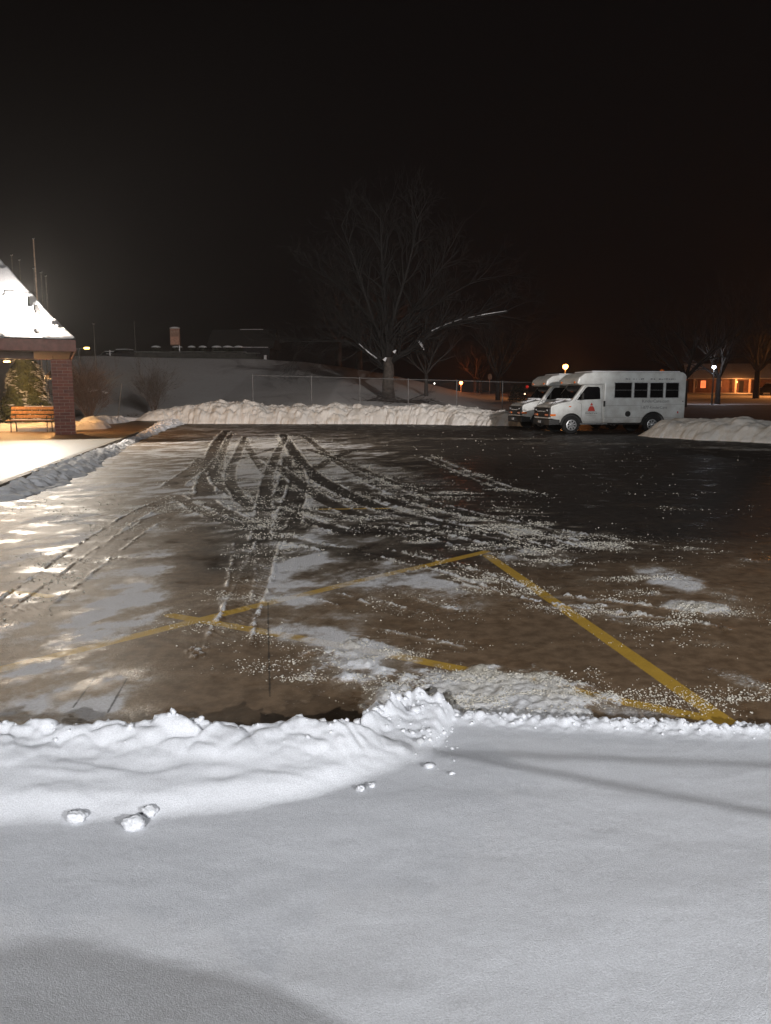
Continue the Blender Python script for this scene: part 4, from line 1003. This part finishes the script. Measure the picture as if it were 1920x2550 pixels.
q = MB(); q.tube([(0, 0, -.1), (0, 0, p.z - z + .2)], .04); q.build('post', M['galv'], t)
q = MB(); q.prism([(-.20, -.30), (.22, -.30), (.24, .0), (.14, .28), (0, .33), (-.15, .28), (-.22, 0)], -.05, -.03)
o = q.build('plate', mat('sign_plate', (.55, .50, .45), .5, .2, 6, 0), t, bevel=.0); o.location = (0, 0, p.z - z)

# ------------------------------------------------------------ house on the right
HY = 108.
def hpx(px, py, dy=0): return P(px, py, HY + dy)
gz = float(T(44, HY)) - .1
ho = empty('house', (49, HY, gz), label='long low brick house with lit windows and a porch behind the trees on the right', cat='house')
def hl(px, py): 
    p = hpx(px, py); return p.x - 49, p.z - gz
xl = hl(1716, 960)[0]; xr = hl(2150, 960)[0]; zt = hl(1800, 944)[1]
M['hbrick'] = mat('house_brick', (.17, .09, .065), .85, .3, 3, .2)
q = MB(); q.box(((xl + xr) / 2, 3.6, zt / 2), (xr - xl, 7, zt)); q.build('wall', M['hbrick'], ho)
rt = hl(1800, 905)[1]
q = MB(); q.add([(xl - .8, -.9, zt - .05), (xr + .8, -.9, zt - .05), (xr + .8, 8, zt - .05), (xl - .8, 8, zt - .05), (xl + .4, 3.5, rt), (xr - .4, 3.5, rt)], [(0, 1, 5, 4), (2, 3, 4, 5), (0, 4, 3), (1, 2, 5), (0, 3, 2, 1)]); q.build('roof', M['shingle'], ho)
q = MB(); q.add([(xl - .7, -.8, zt + .06), (xr + .7, -.8, zt + .06), (xl + .4, 3.5, rt + .12), (xr - .4, 3.5, rt + .12), (xl - .7, -.8, zt - .02), (xr + .7, -.8, zt - .02)], [(0, 1, 3, 2), (0, 4, 5, 1), (1, 5, 3), (0, 2, 4)]); q.build('roof_snow', M['far_snow'], ho)
def win(px0, px1, py0, py1, fm, pm, lab=None):
    a = hl(px0, py1); b_ = hl(px1, py0); w_, h_ = b_[0] - a[0], b_[1] - a[1]; c = ((a[0] + b_[0]) / 2, -.0, (a[1] + b_[1]) / 2)
    fr = MB()
    for dx, dz, sx_, sz_ in ((-w_ / 2, 0, .09, h_ + .09), (w_ / 2, 0, .09, h_ + .09), (0, h_ / 2, w_ - .09, .09), (0, -h_ / 2, w_ - .09, .09), (0, 0, .05, h_ - .09)): fr.box((c[0] + dx, .06, c[2] + dz), (sx_, .10, sz_))
    o = fr.build('window', fm, ho)
    pn = MB(); pn.box((c[0], .085, c[2]), (w_ - .08, .03, h_ - .08)); pn.build('pane', pm, o)
    if lab: o['label'] = lab
M['wframe'] = mat('window_frame', (.5, .42, .35), .6, .2, 10, 0); lit_o = emit('lit_string', (1, .22, .07), 1.6); lit_y = emit('lit_pane', (1, .52, .20), .38); pane_o = emit('pane_dim', (.9, .45, .18), .28)
win(1746, 1757, 949, 965, lit_o, pane_o, 'window outlined with orange-red string lights'); win(1880, 1892, 946, 964, M['wframe'], lit_y, 'window with a warm lit pane'); win(1727, 1736, 948, 966, M['wframe'], M['glass'])
win(1793, 1797, 950, 962, M['wframe'], M['glass'])
a = hl(1840, 977); b_ = hl(1853, 948)
q = MB(); q.box(((a[0] + b_[0]) / 2, .07, (a[1] + b_[1]) / 2), (b_[0] - a[0], .06, b_[1] - a[1])); o = q.build('door', M['black_plastic'], ho)
for px in (1824, 1859, 1722):
    a = hl(px, 978); q = MB(); q.box((a[0], -.8, zt / 2), (.24, .16, zt)); q.build('porch_post', mat('porch_white', (.65, .5, .4), .6, .1, 10, 0), ho)
q = MB(); q.lathe([(.05, 0), (.12, .05), (.12, .16), (.05, .2)], 12, (hl(1832, 950)[0], -.3, zt - .5)); q.build('porch_lamp', emit('porch_lamp', (1, .45, .14), 10), ho)
plight('porch_light', (49 + hl(1832, 950)[0], HY - 2.2, gz + zt - .4), 350, (1, .36, .10), .2)
# orange street lamp beyond the right frame edge lights the lawn
street_lamp(2035, 880, 88, 'orange street lamp beyond the right edge lighting the lawn', (1, .36, .09), 3800, 10, .25)
small_car((1915 - 960) / F * 96, 96, float(T(47, 96)), R(100), 'snow-covered car nose at the right edge on the orange lit lawn', M['car_dark'])

# ------------------------------------------------------------ the two buses
def text_mesh(s, size, m, parent, loc_, name='lettering', rot=None):
    c = bpy.data.curves.new(name, 'FONT'); c.body = s; c.size = size; c.extrude = .001; c.align_x = 'CENTER'
    to = bpy.data.objects.new('tmp', c); COL.objects.link(to)
    dg = bpy.context.evaluated_depsgraph_get(); me = bpy.data.meshes.new_from_object(to.evaluated_get(dg)); bpy.data.objects.remove(to)
    me.materials.clear(); me.materials.append(m); me.name = name
    o = bpy.data.objects.new(name, me); COL.objects.link(o); o.parent = parent; o.location = loc_; o.rotation_euler = rot or (R(90), 0, 0); return o
# local frame: x runs from the nose (0) to the tail, y = 0 is the driver's side facing the camera, +y away, z up
def arch(cx_, r, z0, n_=10):
    a0 = math.asin(min(1, (z0 - .38) / r)) if z0 > .38 else 0
    return [(cx_ + r * math.cos(a), .38 + r * math.sin(a)) for a in np.linspace(a0, math.pi - a0, n_)]
def make_bus(label):
    t = empty('minibus', (0, 0, 0), label=label, cat='bus', group='parked white minibuses')
    W_ = 2.12; FWx, RWx = .98, 4.72
    # cab
    ar = arch(FWx, .50, .46)                       # from rear side of arch to the front
    poly = [(2.45, .46)] + ar + [(.28, .62), (.05, .66), (.02, 1.12), (.10, 1.22), (.42, 1.33), (.92, 1.42), (1.0, 1.46), (1.52, 2.12), (2.45, 2.14)]
    q = MB(); q.prism(poly, .10, W_ - .10); q.build('cab', M['bus_white'], t, bevel=.045, seg=3)
    # coach body
    ar = arch(RWx, .56, .46)
    poly = [(6.20, .52), (5.70, .50)] + ar + [(2.40, .46), (2.40, 2.13), (1.30, 2.10), (1.16, 2.16), (1.22, 2.40), (1.50, 2.60), (2.0, 2.67), (6.02, 2.67), (6.16, 2.60), (6.22, 2.48)]
    q = MB(); q.prism(poly, 0, W_); q.build('coach_body', M['bus_white'], t, bevel=.06, seg=3)
    q = MB(); q.box((3.9, W_ / 2, 2.685), (4.1, W_ - .2, .045)); ro_ = q.build('roof_snow', M['snow'], t, bevel=.02)
    q = MB(); q.lathe([(.11, 0), (.10, .07), (.03, .11)], 12, (5.35, .6, 2.70)); q.build('roof_beacon', M['amber'], t, smooth=True)
    # underbody
    q = MB(); q.box((3.1, W_ / 2, .50), (5.4, W_ - .55, .22)); q.build('underbody', M['black_plastic'], t)
    # wheel-arch liners
    for cx_, r in ((FWx, .47), (RWx, .53)):
        q = MB(); pts = [(cx_ + r * math.cos(a), .38 + r * math.sin(a)) for a in np.linspace(0, math.pi, 14)]; q.prism(pts, .16, W_ - .16); q.build('wheel_arch', M['black_plastic'], t)
        q = MB()                                        # dark lip round the arch
        q.tube([(cx_ + (r + .03) * math.cos(a), .10 if cx_ < 2 else .0, .38 + (r + .03) * math.sin(a)) for a in np.linspace(.12, math.pi - .12, 16)], .018, 6); q.build('arch_lip', M['black_plastic'], t)
    # wheels
    for cx_ in (FWx, RWx):
        for y_ in (.14, W_ - .14):
            s_ = -1 if y_ < 1 else 1
            wh = MB(); Mr = Matrix.Rotation(R(90), 3, 'X')
            wh.lathe([(.22, -.12), (.36, -.12), (.385, -.08), (.385, .08), (.36, .12), (.22, .12)], 32, (cx_, y_ + .05, .385), Mr); wo = wh.build('wheel', M['rubber'], t, smooth=False)
            rm = MB(); ys_ = y_ + .05 + s_ * .115
            rm.lathe([(.235, -.02), (.235, .02), (.20, .03), (.185, -.02)], 24, (cx_, ys_, .385), Mr)
            rm.lathe([(.02, -.05), (.075, -.03), (.075, .02), (.03, .05)], 14, (cx_, ys_ + s_ * .01, .385), Mr)
            for k in range(8):
                a = k * math.pi / 4 + .2; c_ = Vector((cx_ + .13 * math.cos(a), ys_, .385 + .13 * math.sin(a)))
                rm.box(c_, (.15, .03, .055), M=Matrix.Rotation(-a, 3, 'Y'))
            rm.build('rim', M['rim'], wo)
    # grille and lamps on the nose (x = 0 plane)
    q = MB(); q.box((.012, W_ / 2, .93), (.07, W_ - .22, .42)); gr = q.build('grille', M['black_plastic'], t, bevel=.015)
    q = MB(); q.box((-.03, W_ / 2, .97), (.02, W_ - 1.1, .035)); q.build('grille_bar', M['chrome'], gr)
    q = MB(); q.box((-.034, W_ / 2, .97), (.02, .15, .06)); q.build('emblem', M['chrome'], gr, bevel=.01)
    for y_ in (.40, W_ - .40):
        q = MB(); q.box((-.028, y_ - .03 + .06 * (y_ > 1), 1.02), (.04, .17, .085)); hlp = q.build('headlight', M['lens'], t, bevel=.02)
        q = MB(); q.box((-.02, y_, .815), (.06, .42, .095)); q.build('turn_signal', M['amber'], t, bevel=.02)
        if y_ < 1: q = MB(); q.box((.13, .085, .815), (.26, .04, .09)); q.build('side_signal', M['amber'], t, bevel=.015)
    q = MB(); q.box((.02, W_ / 2, .69), (.10, W_ - .30, .06)); q.build('valance', M['bus_white'], t, bevel=.015)
    # bumper with plate
    q = MB(); q.add([(-.14, .35, .38), (-.14, W_ - .35, .38), (-.02, W_ - .08, .38), (.45, W_ - .07, .40), (.45, .07, .40), (-.02, .08, .38),
                     (-.14, .35, .64), (-.14, W_ - .35, .64), (-.02, W_ - .08, .64), (.45, W_ - .07, .62), (.45, .07, .62), (-.02, .08, .64)],
                    [(0, 1, 2, 3, 4, 5), (6, 11, 10, 9, 8, 7)] + [(i, (i + 1) % 6, (i + 1) % 6 + 6, i + 6) for i in range(6)])
    q.build('front_bumper', M['black_plastic'], t, bevel=.02)
    q = MB(); q.box((-.155, W_ / 2 - .1, .52), (.015, .28, .10)); q.build('licence_plate', M['rim'], t)
    # hood seams, wipers, windscreen
    for y_ in (.42, W_ - .42):
        q = MB(); q.tube([(.10, y_, 1.245), (.42, y_ - .0, 1.345), (.90, y_ + (.12 if y_ > 1 else -.12), 1.43)], .009, 5); q.build('hood_seam', M['seam'], t)
    q = MB()
    fw = [(1.045, .22, 1.52), (1.045, W_ - .22, 1.52), (1.475, W_ - .30, 2.07), (1.475, .30, 2.07)]; off = Vector((-.022, 0, .014)); fw = [Vector(p) + off for p in fw]
    q.add(fw + [p - off * 1.5 for p in fw], [(0, 1, 2, 3), (7, 6, 5, 4), (0, 3, 7, 4), (1, 5, 6, 2), (2, 6, 7, 3), (0, 4, 5, 1)]); q.build('windscreen', M['glass'], t)
    q = MB(); q.tube([(.98, .5, 1.48), (1.14, .95, 1.68)], .012, 5); q.tube([(.98, 1.2, 1.48), (1.14, 1.65, 1.68)], .012, 5); q.build('wiper', M['black_plastic'], t)
    q = MB(); 
    for yy in (.45, .8, 1.2, 1.6): q.lathe([(.16, 0), (.15, .05), (.07, .09)], 10, (.96, yy, 1.44))
    q.box((.55, W_ / 2, 1.385), (.55, 1.0, .03), M=Matrix.Rotation(R(-15), 3, 'Y')); q.build('hood_snow', M['snow'], t, smooth=True)
    q = MB(); q.box((1.46, W_ / 2, 2.125), (.10, W_ - .5, .06)); q.build('windscreen_snow', M['snow'], t, bevel=.02)
    # cab door: outline seam, window, handle
    q = MB(); dp = [(1.42, .52), (1.42, 1.30), (1.12, 1.42), (1.58, 2.06), (2.34, 2.08), (2.36, .52), (1.42, .52)]
    q.tube([(x_, .098, z_) for x_, z_ in dp], .006, 5); dr = q.build('door', M['seam'], t)
    dwp = [(1.20, 1.46), (1.60, 1.99), (1.68, 2.03), (2.16, 2.03), (2.24, 1.96), (2.27, 1.50)]
    q = MB(); q.prism(dwp, .088, .11); q.build('door_window', M['glass'], dr)
    q = MB(); q.box((2.42, -.012, 1.30), (.085, .02, .25)); q.build('door_handle', M['black_plastic'], dr, bevel=.02)
    q = MB(); q.tube([(1.38, -.10, 1.52), (1.38, .10, 1.50)], .014, 6); q.box((1.36, -.16, 1.62), (.06, .13, .30)); q.build('mirror', M['black_plastic'], t, bevel=.01)
    # crossover mirrors on stalks at the fender
    for y_ in (.22, W_ - .22):
        q = MB(); q.tube([(.35, y_, 1.32), (.20, y_ - .06, 1.42), (.02, y_ - .10, 1.20), (-.02, y_ - .10, .86)], .010, 6); q.box((-.02, y_ - .10, .80), (.07, .09, .13)); q.build('crossview_mirror', M['black_plastic'], t)
    q = MB(); q.tube([(.30, .3, 1.36), (.12, .8, 1.45), (.12, 1.4, 1.45), (.30, W_ - .3, 1.36)], .010, 6); q.build('hood_rod', M['black_plastic'], t)
    q = MB(); q.box((.90, .09, 1.18), (.10, .02, .045)); q.build('fender_lamp', M['amber'], t)
    # passenger windows
    for a, b_ in ((2.86, 3.66), (3.76, 4.40), (4.50, 5.13), (5.23, 5.86)):
        z0, z1 = 1.55, 2.21; q = MB()
        for bx_ in (((a + b_) / 2, z0, b_ - a + .05, .028), ((a + b_) / 2, z1, b_ - a + .05, .028)): q.box((bx_[0], -.006, bx_[1]), (bx_[2], .02, bx_[3]))
        for x_ in (a, b_): q.box((x_, -.006, (z0 + z1) / 2), (.03, .02, z1 - z0 - .028))
        wf = q.build('window', M['rim'], t)
        q = MB(); q.box(((a + b_) / 2, .0, (z0 + z1) / 2), (b_ - a - .03, .012, z1 - z0 - .028)); q.build('pane', M['glass'], wf)
        q = MB(); q.box(((a + b_) / 2, -.010, 1.885), (b_ - a - .03, .012, .026)); q.build('sash_bar', M['chrome'], wf)
    # fuel filler, lamps, trim
    q = MB(); q.lathe([(.125, -.005), (.125, .012), (.10, .016)], 24, (3.52, -.006, .86), Matrix.Rotation(R(90), 3, 'X')); q.build('fuel_filler', M['black_plastic'], t)
    q = MB(); q.box((5.86, -.012, .92), (.05, .018, .085)); q.build('side_reflector', M['red_lens'], t)
    q = MB(); q.lathe([(.03, -.005), (.03, .015), (.012, .02)], 12, (6.07, -.01, 1.40), Matrix.Rotation(R(90), 3, 'X')); q.build('side_lamp', M['lens'], t)
    q = MB(); q.tube([(2.45, -.002, 1.22), (3.7, -.002, 1.22)], .005, 4); q.tube([(2.45, -.002, .70), (2.45, -.002, 1.22)], .005, 4); q.tube([(2.45, -.002, .70), (6.15, -.002, .70)], .004, 4)
    q.tube([(3.7, -.002, 1.22), (6.15, -.002, 1.27)], .004, 4); q.build('panel_seam', M['seam'], t)
    q = MB(); q.box((2.0, .13, .43), (1.25, .16, .035)); q.build('running_board', M['rim'], t, bevel=.01)
    q = MB(); q.box((6.20, W_ / 2, .58), (.18, W_ - .1, .16)); q.build('rear_bumper', M['black_plastic'], t, bevel=.02)
    q = MB(); q.lathe([(.035, -.02), (.03, .02)], 10, (6.22, .03, 2.34), Matrix.Rotation(R(90), 3, 'Y')); q.build('clearance_lamp', M['amber'], t)
    q = MB(); q.lathe([(.045, -.03), (.035, .03)], 10, (1.16, .30, 2.22), Matrix.Rotation(R(90), 3, 'Y')); q.lathe([(.045, -.03), (.035, .03)], 10, (1.16, 1.8, 2.22), Matrix.Rotation(R(90), 3, 'Y')); q.build('clearance_lamp', M['amber'], t)
    # emblem and lettering on the side
    q = MB(); q.prism([(-.17, 0), (.17, 0), (.145, .07), (.11, .17), (.06, .215), (-.06, .215), (-.11, .17), (-.145, .07)], .090, .094)
    q.prism([(-.058, .245), (.058, .245), (.05, .29), (.012, .35), (0, .37), (-.012, .35), (-.05, .29)], .090, .094)
    em_ = q.build('door_emblem', M['red_paint'], t); em_.location = (1.88, 0, .98)
    q = MB(); q.box((1.88, .094, .955), (.50, .004, .010)); q.build('emblem_rule', M['decal'], t)
    text_mesh('KinderCare', .115, M['decal_dark'], t, (1.88, .095, .86)); q = MB(); q.box((1.88, .094, .80), (.50, .004, .007)); q.build('emblem_rule', M['decal'], t)
    text_mesh('KinderCare.com', .19, M['decal'], t, (4.80, -.003, 1.35)); text_mesh('1-877-KinderCare', .17, M['decal'], t, (4.72, -.003, 1.08))
    q = MB(); rr_ = random.Random(2); x_ = 3.25                       # worn, no longer readable row over the windows
    while x_ < 5.7:
        w_ = rr_.uniform(.03, .10)
        if rr_.random() < .78: q.box((x_, -.002, 2.36 + rr_.uniform(-.008, .008)), (w_, .004, rr_.uniform(.015, .05)))
        x_ += w_ + .025
    q.build('worn_lettering', M['decal'], t)
    return t
def copy_tree(o, parent=None):
    c = o.copy(); COL.objects.link(c); c.parent = parent; c.matrix_parent_inverse = o.matrix_parent_inverse.copy()
    for ch in [x for x in bpy.data.objects if x.parent == o]: copy_tree(ch, c)
    return c
bus = make_bus('white minibus nearest the camera, its whole driver side, red door emblem and dark windows showing')
bus2 = copy_tree(bus); bus2['label'] = 'white minibus parked behind the near one, only its nose and windscreen showing'
TH = R(9); bx0 = G(1368, 1081); bus.location = (bx0[0], bx0[1] - .15, .0); bus.rotation_euler = (0, 0, TH); bus.scale = (.965, .965, .965)
bus2.location = (bx0[0] - .45, bx0[1] + 4.0, 0.0); bus2.rotation_euler = (0, 0, TH); bus2.scale = (.965, .965, .965)

# ------------------------------------------------------------ things whose shadows fall into the view
# a cable strung over the snow
def lampshadow(px, py, k, z=.17):
    g = G(px, py, z); return L3.lerp(Vector((g[0], g[1], z)), k)
q = MB(); q.tube([lampshadow(900, 1835, .42), lampshadow(1920, 2022, .42), lampshadow(3600, 2330, .42)], .0075, 8)
o = q.build('overhead_cable', M['black_plastic']); tag(o, 'thin black cable strung overhead whose shadow crosses the snow at the right', 'cable')
q = MB(); q.tube([lampshadow(1000, 1868, .45), lampshadow(1920, 1905, .45), lampshadow(3600, 1985, .45)], .006, 8)
o = q.build('overhead_cable', M['black_plastic']); tag(o, 'thinner second cable strung overhead above the right part of the snow', 'cable')

# added unseen blocker, shrub-shaped, to throw the shadow on the lower left snow
t = empty('shadow_blocker', (4.68, -3.60, .108), label='added unseen shrub-shaped shadow blocker behind the photographer on the right', cat='shrub')
q = MB(); q.lathe([(.66, .05), (.70, .5), (.68, 1.5), (.56, 2.2), (.40, 2.58), (.25, 2.80), (.14, 2.89), (.02, 2.94)], 28); o = q.build('blocker_shell', M['snow'], t, smooth=True)
q = MB(); q.lathe([(.60, 0), (.64, .5), (.60, 1.4), (.3, 2.4)], 16); q.build('foliage', M['needle_dark'], t)

# thin winter haze round the whole place
hb = MB(); hb.box((0, 150, 14), (640, 640, 40)); m, nt, bs = newmat('haze_air'); nt.nodes.remove(bs)
pv = nt.nodes.new('ShaderNodeVolumePrincipled'); pv.inputs['Color'].default_value = (.95, .93, .92, 1); pv.inputs['Density'].default_value = .0005; pv.inputs['Anisotropy'].default_value = .55
nt.links.new(pv.outputs[0], nt.nodes['Material Output'].inputs['Volume'])
o = hb.build('haze', m); tag(o, kind='stuff')
SC.cycles.volume_bounces = 0
